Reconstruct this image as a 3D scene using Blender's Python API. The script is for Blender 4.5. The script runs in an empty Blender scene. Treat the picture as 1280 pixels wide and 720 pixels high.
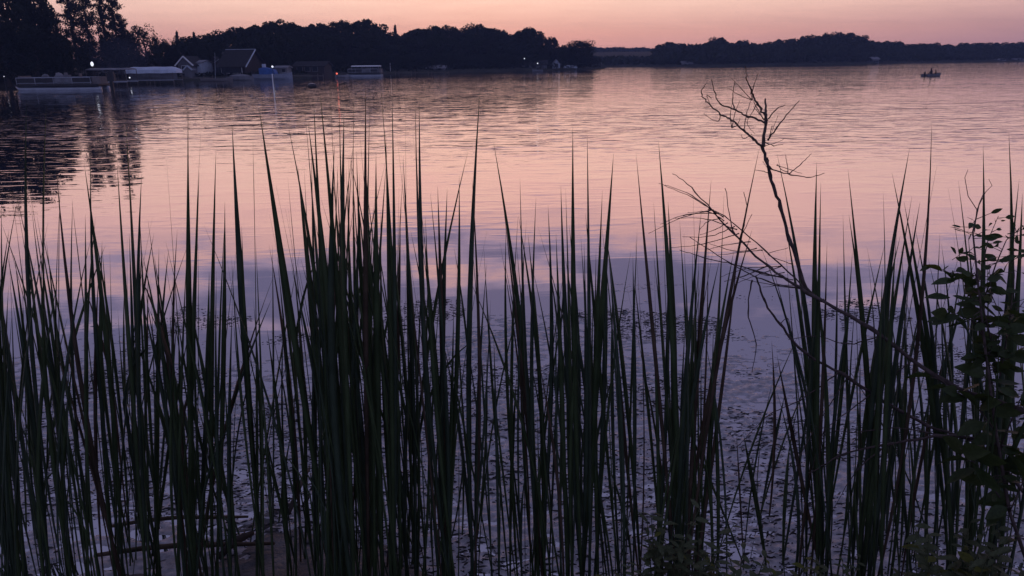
import bpy, math, random
import numpy as np
from mathutils import Vector, Matrix, Quaternion

S = bpy.context.scene
COL = S.collection
PI = math.pi

# ------------------------------------------------------------------ camera
F_PX, CAM_Z, HORIZON, ROLL = 950.0, 2.4, 76.0, 0.0115
PITCH = math.atan((360 - HORIZON) / F_PX)
FWD = Vector((0, math.cos(PITCH), -math.sin(PITCH)))
R0, U0 = Vector((1, 0, 0)), Vector((0, math.sin(PITCH), math.cos(PITCH)))
RGT = R0 * math.cos(ROLL) - U0 * math.sin(ROLL)
UPV = R0 * math.sin(ROLL) + U0 * math.cos(ROLL)
CAM = Vector((0, 0, CAM_Z))
cd = bpy.data.cameras.new('camera'); cam = bpy.data.objects.new('camera', cd); COL.objects.link(cam)
cd.sensor_width = 36; cd.lens = F_PX / 1280 * 36; cd.clip_start = 0.05; cd.clip_end = 8000
m3 = Matrix((RGT, UPV, -FWD)).transposed()
cam.matrix_world = Matrix.Translation(CAM) @ m3.to_4x4()
S.camera = cam

def P(x, y, Y):
    """world point at depth Y metres that the photograph shows at pixel (x, y)"""
    d = FWD * F_PX + RGT * (x - 640) + UPV * (360 - y)
    return CAM + d * (Y / d.y)
def hor(x): return HORIZON - (x - 640) * ROLL
def G(x, Y, z=0.0):
    p = P(x, hor(x), Y); p.z = z; return p
def W(x, y):                                   # pixel on the water plane
    d = FWD * F_PX + RGT * (x - 640) + UPV * (360 - y)
    return CAM + d * (-CAM_Z / d.z)

def lin(c):
    return tuple(((v / 255) / 12.92 if v / 255 <= .04045 else (((v / 255) + .055) / 1.055) ** 2.4) for v in c)

# ------------------------------------------------------------------ world: afterglow sky
GLOW_AZ = math.atan2(600 - 640, F_PX)          # azimuth of the afterglow, slightly left of the view axis
world = bpy.data.worlds.new('World'); S.world = world; world.use_nodes = True
nt = world.node_tree; N = nt.nodes; L = nt.links; N.clear()
def nd(t, **kw):
    n = N.new(t)
    for k, v in kw.items(): setattr(n, k, v)
    return n
def mth(op, a, b=None, c=None, clamp=False):
    n = nd('ShaderNodeMath', operation=op); n.use_clamp = clamp
    for i, v in enumerate((a, b, c)):
        if v is None: continue
        if isinstance(v, (int, float)): n.inputs[i].default_value = v
        else: L.new(v, n.inputs[i])
    return n.outputs[0]
def mixc(f, a, b, blend='MIX'):
    n = nd('ShaderNodeMix', data_type='RGBA', blend_type=blend)
    for i, v in ((0, f), (6, a), (7, b)):
        if isinstance(v, (int, float)): n.inputs[i].default_value = v
        elif isinstance(v, tuple): n.inputs[i].default_value = (*v, 1)
        else: L.new(v, n.inputs[i])
    return n.outputs[2]
def ramp(f, stops, interp='EASE'):
    n = nd('ShaderNodeValToRGB'); n.color_ramp.interpolation = interp
    e = n.color_ramp.elements
    while len(e) < len(stops): e.new(0.5)
    for k, (p, c) in enumerate(stops):
        e[k].position = p; e[k].color = (*c, 1)
    L.new(f, n.inputs[0]); return n.outputs[0]
tc = nd('ShaderNodeTexCoord'); sx = nd('ShaderNodeSeparateXYZ'); L.new(tc.outputs['Generated'], sx.inputs[0])
dx, dy, dz = sx.outputs
elev = mth('MULTIPLY', mth('ARCSINE', mth('MAXIMUM', mth('MINIMUM', dz, 1.0), 0.0)), 2 / PI)      # 0..1 over 0..90 deg
hl = mth('SQRT', mth('ADD', mth('MULTIPLY', dx, dx), mth('MULTIPLY', dy, dy)))
cosaz = mth('DIVIDE', mth('ADD', mth('MULTIPLY', dx, math.sin(GLOW_AZ)), mth('MULTIPLY', dy, math.cos(GLOW_AZ))), mth('MAXIMUM', hl, 0.001))
# cloud streaks on a flat layer overhead
den = mth('ADD', mth('MAXIMUM', dz, 0.0), 0.05)
cv = nd('ShaderNodeCombineXYZ'); L.new(mth('DIVIDE', dx, den), cv.inputs[0]); L.new(mth('MULTIPLY', mth('DIVIDE', dy, den), 1.5), cv.inputs[1])
nz = nd('ShaderNodeTexNoise'); nz.inputs['Scale'].default_value = 1.25; nz.inputs['Detail'].default_value = 5; nz.inputs['Roughness'].default_value = .55
L.new(cv.outputs[0], nz.inputs['Vector'])
cl = nz.outputs['Fac']
ejit = mth('ADD', elev, mth('MULTIPLY', mth('SUBTRACT', cl, .5), mth('MULTIPLY', mth('MAXIMUM', mth('SUBTRACT', elev, 0.06), 0.0), 2.1)))
glow = ramp(ejit, [(0.0, lin((208, 150, 152))), (0.02, lin((234, 174, 162))), (0.042, lin((253, 207, 190))), (0.078, lin((254, 203, 186))), (0.11, lin((245, 188, 178))),
                   (0.137, lin((216, 167, 166))), (0.158, lin((156, 136, 164))), (0.178, lin((104, 99, 134))), (0.3, lin((98, 96, 130))), (0.55, lin((108, 108, 144))), (1.0, lin((112, 114, 150)))], 'LINEAR')
side = ramp(ejit, [(0.0, lin((158, 122, 144))), (0.02, lin((196, 150, 154))), (0.042, lin((226, 181, 175))), (0.08, lin((232, 183, 177))), (0.125, lin((210, 168, 174))),
                   (0.155, lin((150, 133, 162))), (0.178, lin((106, 101, 136))), (0.3, lin((99, 97, 131))), (0.55, lin((108, 109, 145))), (1.0, lin((112, 114, 150)))], 'LINEAR')
back = ramp(elev, [(0.0, lin((104, 104, 138))), (0.2, lin((110, 112, 147))), (1.0, lin((112, 114, 150)))], 'LINEAR')
fs = nd('ShaderNodeMapRange', interpolation_type='SMOOTHSTEP'); L.new(cosaz, fs.inputs[0])
fs.inputs[1].default_value = .995; fs.inputs[2].default_value = .74
fb = nd('ShaderNodeMapRange', interpolation_type='SMOOTHSTEP'); L.new(cosaz, fb.inputs[0])
fb.inputs[1].default_value = .65; fb.inputs[2].default_value = -.35
skyc = mixc(fb.outputs[0], mixc(fs.outputs[0], glow, side), back)
stre = nd('ShaderNodeMapRange'); L.new(cl, stre.inputs[0]); stre.inputs[1].default_value = .3; stre.inputs[2].default_value = .7
stre.inputs[3].default_value = .945; stre.inputs[4].default_value = 1.04
skyc = mixc(1.0, skyc, stre.outputs[0], 'MULTIPLY')
nish = nd('ShaderNodeTexSky', sky_type='NISHITA'); nish.sun_disc = False; nish.sun_elevation = math.radians(0.4)
nish.sun_rotation = GLOW_AZ; nish.dust_density = 2.0
bg1 = nd('ShaderNodeBackground'); L.new(skyc, bg1.inputs[0]); bg1.inputs[1].default_value = 1.12
bg2 = nd('ShaderNodeBackground'); L.new(nish.outputs[0], bg2.inputs[0]); bg2.inputs[1].default_value = 0.02
ad = nd('ShaderNodeAddShader'); L.new(bg1.outputs[0], ad.inputs[0]); L.new(bg2.outputs[0], ad.inputs[1])
wo = nd('ShaderNodeOutputWorld'); L.new(ad.outputs[0], wo.inputs[0])

# sun: already at the horizon, only a faint warm rest
sl = bpy.data.lights.new('sun', 'SUN'); sl.energy = 0.004; sl.angle = math.radians(40); sl.color = (1.0, .62, .45)
so = bpy.data.objects.new('sun', sl); COL.objects.link(so); so.location = (0, 0, 60)
se = math.radians(2.0)
to_sun = Vector((math.sin(GLOW_AZ) * math.cos(se), math.cos(GLOW_AZ) * math.cos(se), math.sin(se)))
so.rotation_euler = to_sun.to_track_quat('Z', 'Y').to_euler()

S.view_settings.view_transform = 'Standard'; S.view_settings.look = 'None'
S.view_settings.exposure = 0.0; S.view_settings.gamma = 1.0; S.view_settings.use_curve_mapping = False
S.render.engine = 'CYCLES'
S.cycles.use_denoising = True
S.cycles.max_bounces = 6; S.cycles.transparent_max_bounces = 8; S.cycles.volume_bounces = 0
S.cycles.use_adaptive_sampling = False
S.cycles.volume_step_rate = 4

# ------------------------------------------------------------------ helpers
ORD = ('first second third fourth fifth sixth seventh eighth ninth tenth eleventh twelfth thirteenth fourteenth fifteenth sixteenth seventeenth eighteenth nineteenth twentieth '
       'twenty-first twenty-second twenty-third twenty-fourth twenty-fifth twenty-sixth twenty-seventh twenty-eighth twenty-ninth thirtieth thirty-first thirty-second thirty-third thirty-fourth thirty-fifth').split()
random.seed(11); RNG = np.random.default_rng(5)
class MB:
    def __init__(s): s.v = []; s.f = []
    def add(s, vs, fs):
        o = len(s.v); s.v += [tuple(v) for v in vs]; s.f += [tuple(i + o for i in f) for f in fs]; return s
    def box(s, c, d, rz=0, bev=0.0):
        x, y, z = d[0] / 2, d[1] / 2, d[2] / 2; co, si = math.cos(rz), math.sin(rz)
        b = min(bev, x * .9, y * .9)
        if b > 0:
            pr = [(-x + b, -y), (x - b, -y), (x, -y + b), (x, y - b), (x - b, y), (-x + b, y), (-x, y - b), (-x, -y + b)]
        else:
            pr = [(-x, -y), (x, -y), (x, y), (-x, y)]
        n = len(pr); vs = []
        for zz in (-z, z):
            for (px, py) in pr: vs.append((c[0] + px * co - py * si, c[1] + px * si + py * co, c[2] + zz))
        fs = [tuple(reversed(range(n))), tuple(range(n, 2 * n))] + [(i, (i + 1) % n, n + (i + 1) % n, n + i) for i in range(n)]
        return s.add(vs, fs)
    def tube(s, pts, rad, n=6, cap=True):
        pts = [Vector(p) for p in pts]
        if isinstance(rad, (int, float)): rad = [rad] * len(pts)
        vs = []; up = None
        for i, p in enumerate(pts):
            t = (pts[min(i + 1, len(pts) - 1)] - pts[max(i - 1, 0)]).normalized()
            if up is None: up = t.orthogonal().normalized()
            up = (up - t * up.dot(t))
            up = up.normalized() if up.length > 1e-5 else t.orthogonal().normalized()
            w = t.cross(up)
            for k in range(n):
                a = 2 * PI * k / n; vs.append(p + (up * math.cos(a) + w * math.sin(a)) * rad[i])
        fs = [(i * n + k, i * n + (k + 1) % n, (i + 1) * n + (k + 1) % n, (i + 1) * n + k) for i in range(len(pts) - 1) for k in range(n)]
        if cap: fs += [tuple(reversed(range(n))), tuple(range((len(pts) - 1) * n, len(pts) * n))]
        return s.add(vs, fs)
    def prism(s, prof, a, b):
        """profile of 3-D points at offset a and at offset b"""
        a, b = Vector(a), Vector(b); n = len(prof)
        vs = [Vector(p) + a for p in prof] + [Vector(p) + b for p in prof]
        fs = [tuple(range(n)), tuple(reversed(range(n, 2 * n)))] + [(i, i + n, (i + 1) % n + n, (i + 1) % n) for i in range(n)]
        return s.add(vs, fs)
    def blob(s, c, r, seg=8, rings=5, jit=0.0):
        vs = [(c[0], c[1], c[2] + r[2])]
        for i in range(1, rings):
            th = PI * i / rings
            for k in range(seg):
                a = 2 * PI * k / seg; j = 1 + random.uniform(-jit, jit)
                vs.append((c[0] + r[0] * math.sin(th) * math.cos(a) * j, c[1] + r[1] * math.sin(th) * math.sin(a) * j, c[2] + r[2] * math.cos(th) * j))
        vs.append((c[0], c[1], c[2] - r[2])); e = len(vs) - 1
        fs = [(0, 1 + k, 1 + (k + 1) % seg) for k in range(seg)]
        for i in range(rings - 2):
            for k in range(seg):
                a, b = 1 + i * seg + k, 1 + i * seg + (k + 1) % seg
                fs.append((a, a + seg, b + seg, b))
        o = 1 + (rings - 2) * seg
        fs += [(e, o + (k + 1) % seg, o + k) for k in range(seg)]
        return s.add(vs, fs)
    def mesh(s, name, mat, smooth=False):
        me = bpy.data.meshes.new(name); me.from_pydata(s.v, [], s.f); me.update()
        if mat: me.materials.append(mat)
        if smooth: me.polygons.foreach_set('use_smooth', [True] * len(me.polygons))
        return me
    def build(s, name, mat, parent=None, smooth=False):
        return link(name, s.mesh(name, mat, smooth), parent)
def link(name, me, parent=None, loc=None):
    o = bpy.data.objects.new(name, me); COL.objects.link(o)
    if parent is not None: o.parent = parent
    if loc is not None: o.location = loc
    return o
def tag(o, label=None, cat=None, group=None, kind=None):
    if label: o['label'] = label
    if cat: o['category'] = cat
    if group: o['group'] = group
    if kind: o['kind'] = kind
    return o
def thing(name, label, cat, loc=(0, 0, 0), rz=0, group=None):
    o = link(name, None, None, loc); o.rotation_euler = (0, 0, rz); o.empty_display_size = .2
    return tag(o, label, cat, group)

def mat(name, col, rough=.8, var=.25, scale=4, spec=.3, metal=0, bump=0, bscale=30, emit=None, estr=0, trans=None):
    m = bpy.data.materials.new(name); m.use_nodes = True; t = m.node_tree; b = t.nodes['Principled BSDF']
    b.inputs['Roughness'].default_value = rough; b.inputs['Metallic'].default_value = metal
    b.inputs['Specular IOR Level'].default_value = spec
    tcn = t.nodes.new('ShaderNodeTexCoord'); n = t.nodes.new('ShaderNodeTexNoise')
    n.inputs['Scale'].default_value = scale; n.inputs['Detail'].default_value = 4
    t.links.new(tcn.outputs['Object'], n.inputs['Vector'])
    r = t.nodes.new('ShaderNodeValToRGB'); e = r.color_ramp.elements
    e[0].position, e[1].position = .3, .7
    e[0].color = (*[c * (1 - var) for c in col], 1); e[1].color = (*[min(1, c * (1 + var)) for c in col], 1)
    t.links.new(n.outputs['Fac'], r.inputs[0]); t.links.new(r.outputs[0], b.inputs['Base Color'])
    if bump:
        n2 = t.nodes.new('ShaderNodeTexNoise'); n2.inputs['Scale'].default_value = bscale; n2.inputs['Detail'].default_value = 5
        t.links.new(tcn.outputs['Object'], n2.inputs['Vector'])
        bp = t.nodes.new('ShaderNodeBump'); bp.inputs['Distance'].default_value = bump
        t.links.new(n2.outputs['Fac'], bp.inputs['Height']); t.links.new(bp.outputs[0], b.inputs['Normal'])
    if emit:
        b.inputs['Emission Color'].default_value = (*emit, 1); b.inputs['Emission Strength'].default_value = estr
    if trans:
        tr = t.nodes.new('ShaderNodeBsdfTranslucent'); tr.inputs[0].default_value = (*trans, 1)
        mx = t.nodes.new('ShaderNodeMixShader'); mx.inputs[0].default_value = .3
        t.links.new(b.outputs[0], mx.inputs[1]); t.links.new(tr.outputs[0], mx.inputs[2])
        t.links.new(mx.outputs[0], t.nodes['Material Output'].inputs[0])
    return m

M = {
 'reed': mat('reed_leaf', (.080, .118, .052), .5, .4, 6, .3, trans=(.08, .12, .04)),
 'reed2': mat('reed_leaf_blue', (.075, .110, .070), .5, .35, 6, .3, trans=(.04, .06, .03)),
 'dryreed': mat('dry_reed', (.09, .065, .045), .8, .4, 9, .2),
 'bark': mat('bark', (.055, .045, .04), .9, .4, 12, .2, bump=.004, bscale=60),
 'twig': mat('twig_bark', (.10, .075, .07), .85, .45, 40, .2, bump=.002, bscale=90),
 'leaf': mat('broad_leaf', (.05, .075, .028), .5, .4, 8, .3, trans=(.07, .10, .02)),
 'leafy': mat('yellow_leaf', (.14, .15, .035), .6, .3, 8, .2, trans=(.12, .13, .02)),
 'herb': mat('herb_leaf', (.10, .12, .06), .6, .45, 5, .3, trans=(.10, .12, .04)),
 'tree': mat('tree_leaf', (.035, .045, .03), .8, .4, .6, .1, trans=(.02, .025, .012)),
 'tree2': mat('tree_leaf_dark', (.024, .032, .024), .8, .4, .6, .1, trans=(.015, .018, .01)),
 'needle': mat('needles', (.028, .034, .026), .85, .4, .6, .1),
 'trunk': mat('tree_trunk', (.05, .042, .038), .9, .3, 2, .1),
 'white': mat('white_paint', (.82, .84, .88), .6, .08, 1.5),
 'pale': mat('pale_siding', (.50, .56, .68), .75, .12, 1.5),
 'brown': mat('brown_siding', (.042, .033, .033), .85, .25, 1.5),
 'grey': mat('grey_siding', (.16, .165, .19), .8, .2, 1.5),
 'roof': mat('shingle_roof', (.026, .024, .027), .9, .3, 3),
 'roofp': mat('pale_roof', (.22, .22, .25), .8, .2, 2),
 'glass': mat('window_glass', (.03, .035, .045), .12, .1, 2, .6),
 'dark': mat('dark_metal', (.03, .03, .035), .5, .2, 3),
 'alu': mat('aluminium', (.33, .36, .43), .35, .12, 2, .5, metal=.6),
 'blue': mat('blue_tarp', (.05, .13, .38), .7, .2, 2),
 'canvas': mat('pale_canvas', (.55, .63, .78), .8, .12, 1),
 'vinyl': mat('cream_vinyl', (.15, .135, .14), .6, .15, 3),
 'wood': mat('weathered_wood', (.13, .11, .105), .85, .3, 3),
 'hull': mat('boat_hull', (.22, .25, .33), .45, .15, 1.2, .4),
 'skin': mat('skin', (.35, .22, .17), .6, .1, 6),
 'coat': mat('dark_jacket', (.03, .03, .045), .85, .3, 9),
 'coat2': mat('brown_jacket', (.06, .035, .035), .85, .3, 9),
 'rock': mat('rock', (.14, .13, .13), .9, .3, 4),
 'lampw': mat('lamp_glow_white', (.9, .9, .9), .5, .02, 1, emit=(.85, .9, 1), estr=1.1),
 'lampr': mat('lamp_glow_red', (.9, .3, .2), .5, .02, 1, emit=(1.0, .16, .09), estr=1.3),
}

# value noise in numpy
def vnoise(x, y, seed=0):
    xi, yi = np.floor(x).astype(np.int64), np.floor(y).astype(np.int64); xf, yf = x - xi, y - yi
    def h(a, b):
        n = (a * 374761393 + b * 668265263 + seed * 974711) & 0x7fffffff
        n = ((n ^ (n >> 13)) * 1274126177) & 0x7fffffff
        return ((n ^ (n >> 16)) & 0xffff) / 65535.0
    u, v = xf * xf * (3 - 2 * xf), yf * yf * (3 - 2 * yf)
    return (h(xi, yi) * (1 - u) + h(xi + 1, yi) * u) * (1 - v) + (h(xi, yi + 1) * (1 - u) + h(xi + 1, yi + 1) * u) * v
def fbm(x, y, o=4, seed=0):
    s = 0; a = .5
    for k in range(o): s = s + a * vnoise(x * 2 ** k + 17.3 * k, y * 2 ** k + 5.1 * k, seed + k); a *= .5
    return s / (1 - .5 ** o)
def sstep(a, b, x):
    t = np.clip((x - a) / (b - a), 0, 1); return t * t * (3 - 2 * t)
def grid_obj(name, X, Y, Z, material, keep=None, smooth=True):
    nr, nc = X.shape
    v = np.stack([X, Y, Z], -1).reshape(-1, 3)
    i = np.arange(nr * nc).reshape(nr, nc)
    q = np.stack([i[:-1, :-1], i[:-1, 1:], i[1:, 1:], i[1:, :-1]], -1).reshape(-1, 4)
    if keep is not None:
        q = q[keep.reshape(-1)[q].any(1)]
        used = np.unique(q); re = np.full(len(v), -1); re[used] = np.arange(len(used)); v = v[used]; q = re[q]
    return quads_obj(name, v, q, material, smooth=smooth)
def quads_mesh(name, v, q, material, smooth=False):
    k = q.shape[1]
    me = bpy.data.meshes.new(name); me.vertices.add(len(v)); me.vertices.foreach_set('co', np.ascontiguousarray(v, dtype=np.float32).reshape(-1))
    me.loops.add(len(q) * k); me.loops.foreach_set('vertex_index', np.ascontiguousarray(q, dtype=np.int32).reshape(-1))
    me.polygons.add(len(q)); me.polygons.foreach_set('loop_start', np.arange(0, len(q) * k, k, dtype=np.int32))
    if smooth: me.polygons.foreach_set('use_smooth', np.ones(len(q), dtype=bool))
    me.update(calc_edges=True); me.materials.append(material)
    return me
def quads_obj(name, v, q, material, parent=None, smooth=False):
    return link(name, quads_mesh(name, v, q, material, smooth), parent)

# ------------------------------------------------------------------ water
def water_material():
    m = bpy.data.materials.new('lake_water'); m.use_nodes = True; t = m.node_tree; n = t.nodes; l = t.links; n.clear()
    def mk(ty, **kw):
        a = n.new(ty)
        for k, v in kw.items(): setattr(a, k, v)
        return a
    def mm(op, a, b):
        x = mk('ShaderNodeMath', operation=op)
        for i, v in enumerate((a, b)):
            if isinstance(v, (int, float)): x.inputs[i].default_value = v
            else: l.new(v, x.inputs[i])
        return x.outputs[0]
    geo = mk('ShaderNodeNewGeometry'); sp = mk('ShaderNodeSeparateXYZ'); l.new(geo.outputs['Position'], sp.inputs[0])
    def noise(sc, ax, det, rough=.5, off=0):
        mp = mk('ShaderNodeMapping'); mp.inputs['Scale'].default_value = (sc * ax, sc, 1); mp.inputs['Location'].default_value = (off, off, 0)
        mp.inputs['Rotation'].default_value = (0, 0, .08)
        l.new(geo.outputs['Position'], mp.inputs['Vector'])
        z = mk('ShaderNodeTexNoise'); z.inputs['Scale'].default_value = 1; z.inputs['Detail'].default_value = det; z.inputs['Roughness'].default_value = rough
        l.new(mp.outputs[0], z.inputs['Vector']); return z.outputs['Fac']
    def rng(v, a, b, c, d, it='SMOOTHSTEP'):
        r = mk('ShaderNodeMapRange', interpolation_type=it); l.new(v, r.inputs[0])
        for i, q in enumerate((a, b, c, d)): r.inputs[i + 1].default_value = q
        return r.outputs[0]
    far = rng(sp.outputs[1], 7.0, 26.0, .03, 1.0)
    patch = rng(noise(.05, .35, 2, off=3), .36, .62, .45, 1.0)
    cove = rng(sp.outputs[0], -40.0, -9.0, .5, 1.0)          # the corner under the tall trees lies sheltered
    amp = mm('MULTIPLY', mm('MULTIPLY', far, patch), cove)
    def crest(v, lo): return mm('MAXIMUM', mm('SUBTRACT', v, lo), 0.0)      # flat troughs, separate wavelets
    h1 = mm('MULTIPLY', noise(.30, .75, 2.0, .5), .045)         # low swell, then chop, then capillary ripples
    h2 = mm('MULTIPLY', crest(noise(1.0, .55, 2.0, .55, 9), .5), .072)
    h3 = mm('MULTIPLY', crest(noise(3.4, .28, 2.0, .5, 4), .52), .046)
    h = mm('MULTIPLY', mm('ADD', mm('ADD', h1, h2), h3), amp)
    bp = mk('ShaderNodeBump'); bp.inputs['Strength'].default_value = 1; bp.inputs['Distance'].default_value = 1
    l.new(h, bp.inputs['Height'])
    gl = mk('ShaderNodeBsdfGlossy'); gl.inputs['Roughness'].default_value = .02; gl.inputs['Color'].default_value = (.95, .95, .97, 1)
    l.new(bp.outputs[0], gl.inputs['Normal'])
    df = mk('ShaderNodeBsdfDiffuse'); df.inputs[0].default_value = (.018, .018, .03, 1)
    fr = mk('ShaderNodeFresnel'); fr.inputs[0].default_value = 1.33; l.new(bp.outputs[0], fr.inputs['Normal'])
    fac = mm('ADD', mm('MULTIPLY', fr.outputs[0], .30), .69)
    mx = mk('ShaderNodeMixShader'); l.new(fac, mx.inputs[0]); l.new(df.outputs[0], mx.inputs[1]); l.new(gl.outputs[0], mx.inputs[2])
    o = mk('ShaderNodeOutputMaterial'); l.new(mx.outputs[0], o.inputs[0])
    return m
M['water'] = water_material()
wt = MB().add([(-1600, -30, 0), (1600, -30, 0), (1600, 900, 0), (-1600, 900, 0)], [(0, 1, 2, 3)]).build('lake_water', M['water'])
tag(wt, 'calm lake reflecting the pink dusk sky', 'water', kind='structure')

# ------------------------------------------------------------------ near bank, mud and floating weed
def mud_material():
    m = mat('wet_mud', (.085, .084, .09), .55, .4, 9, .4, bump=.02, bscale=30)
    return m
M['mud'] = mud_material()
xs = np.linspace(-7, 7, 360); ys = np.concatenate([np.linspace(-6, 1.8, 40), np.linspace(1.85, 5.2, 190), np.linspace(5.4, 12, 20)])
X, Y = np.meshgrid(xs, ys)
base = np.interp(Y, [-6, 0, 1.6, 2.3, 2.75, 3.2, 4.2, 6, 12], [.95, .75, .55, .30, .08, -.04, -.10, -.35, -1.3])
mudflat = np.exp(-((X + 0.95) / .75) ** 2) * np.interp(Y, [2.6, 3.0, 3.9, 4.6], [0, .055, .06, 0])
Z = base + mudflat + (fbm(X * 2.2, Y * 2.2, 4, 3) - .5) * .10 + (fbm(X * 14, Y * 14, 3, 8) - .5) * .03
tag(grid_obj('ground', X, Y, Z, M['mud']), 'muddy lake bank under the reeds', 'ground', kind='structure')

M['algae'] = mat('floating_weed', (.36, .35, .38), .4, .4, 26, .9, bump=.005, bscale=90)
xs = np.linspace(-5.2, 5.4, 760); ys = np.linspace(2.7, 8.2, 460)
X, Y = np.meshgrid(xs, ys)
ridge = 1 - np.abs(2 * fbm(X * 6, Y * 13, 4, 31) - 1)
mask = (fbm(X * .75 + 4, Y * 1.3, 4, 51) - .5) * 1.5
dist = np.interp(Y, [2.7, 3.2, 5.0, 6.3, 7.2, 8.2], [.22, .24, .16, -.05, -.26, -.6])
midx = np.exp(-((X - .35) / 1.5) ** 2) * .2 + np.exp(-((X - 1.9) / .9) ** 2) * .1 - .10
openw = -0.55 * np.exp(-((X - 1.05) / .42) ** 2 - ((Y - 3.35) / .30) ** 2)
cover = mask + dist + midx + openw - .5 * sstep(3.4, 5.0, np.abs(X))
Zf = (ridge - .80) * .030 + np.clip(cover, -.5, .30) * .030 + (fbm(X * 26, Y * 44, 3, 77) - .5) * .020
Zf = np.clip(Zf, -.03, .014)
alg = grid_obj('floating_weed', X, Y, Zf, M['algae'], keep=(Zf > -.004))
tag(alg, 'mat of floating pondweed and scum on the shallow water', 'pondweed', kind='stuff')

# floating seeds, leaf scraps, and dark dashes put in for shaded weed gaps
n = 34000
bx = RNG.uniform(-3.4, 3.8, n); by = 3.0 + 4.6 * RNG.uniform(0, 1, n) ** 1.15
cov = (fbm(bx * 1.1 + 9, by * 2.0, 4, 91) - .5) * 1.9 + np.interp(by, [3, 5.0, 5.9, 7.0], [.18, .18, .02, -.14]) > RNG.uniform(-.03, .10, n)
bx, by = bx[cov], by[cov]; n = len(bx)
s_ = .006 + .030 * RNG.uniform(0, 1, n) ** 2.6; a_ = RNG.normal(0, .45, n); hh = RNG.uniform(.003, .009, n); z0 = RNG.uniform(.004, .016, n)
ca, sa = np.cos(a_), np.sin(a_); st4 = []
for (u, ww, hz) in ((-1, 0, 0), (-.35, -.16, .0), (.4, -.12, .0), (1, .05, .2), (.35, .1, 1.0), (-.45, .06, .9)):
    st4.append(np.stack([bx + s_ * (u * ca - ww * sa), by + s_ * (u * sa + ww * ca), z0 + hz * hh], -1))
v = np.stack(st4, 1).reshape(-1, 3)
M['scrap_shade'] = mat('scraps_and_gap_shade', (.055, .050, .052), .6, .6, 30, .3)
tag(quads_obj('litter_and_gap_shade', v, np.arange(n * 6).reshape(-1, 6), M['scrap_shade']), 'floating scraps of leaf and stem, with dark dashes standing in for shaded gaps in the weed', 'litter', kind='stuff')

# ------------------------------------------------------------------ far land
def shore_d(x, y): return W(x, y).y
SH = [(-260, 111), (-100, 110.5), (0, 109.5), (60, 108), (85, 106), (110, 103.5), (150, 102), (250, 100.2), (330, 99), (400, 95.8), (480, 92.8), (600, 89.8), (700, 87.8), (748, 86.8), (757, 85.8)]
def shore(x): return float(np.interp(x, [a for a, b in SH], [shore_d(a, b) for a, b in SH]))
M['land'] = mat('shore_ground', (.05, .05, .04), .9, .35, .3, .1)
rows = [(-1.2, -.6), (0, .05), (.3, .45), (4, .7), (14, 1.3), (40, 3.0), (80, 3.0)]
px_ = np.linspace(-260, 757, 90)
def land_z(off): return float(np.interp(off, [a for a, b in rows], [b for a, b in rows]))
X = np.zeros((len(rows), len(px_))); Y = X.copy(); Z = X.copy()
for j, x in enumerate(px_):
    tipk = min(1, max(.04, (757 - x) / 130))
    for i, (o, z) in enumerate(rows):
        p = G(x, shore(x) + (o * tipk if o > 0 else o)); X[i, j], Y[i, j] = p.x, p.y; Z[i, j] = z * (tipk if z > .5 else 1) + (random.uniform(-.08, .08) if o > .2 else 0)
tag(grid_obj('wooded_shore', X, Y, Z, M['land'], smooth=True), 'low wooded point with docks along its edge', 'land', kind='structure')
FS = [(660, 84.8), (745, 83.9), (820, 83.4), (900, 82.8), (1000, 81.4), (1100, 79.6), (1200, 77.7), (1280, 76.5), (1450, 74.6)]
def fshore(x): return float(np.interp(x, [a for a, b in FS], [shore_d(a, b) for a, b in FS]))
frows = [(-2, -.8), (0, .1), (1, .5), (20, 1.5), (60, 4), (130, 6), (260, 6)]
px_ = np.linspace(660, 1450, 90)
X = np.zeros((len(frows), len(px_))); Y = X.copy(); Z = X.copy()
for j, x in enumerate(px_):
    for i, (o, z) in enumerate(frows):
        p = G(x, fshore(x) + o); X[i, j], Y[i, j], Z[i, j] = p.x, p.y, z
tag(grid_obj('far_shore', X, Y, Z, M['land']), 'far shore of the lake', 'land', kind='structure')

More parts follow.
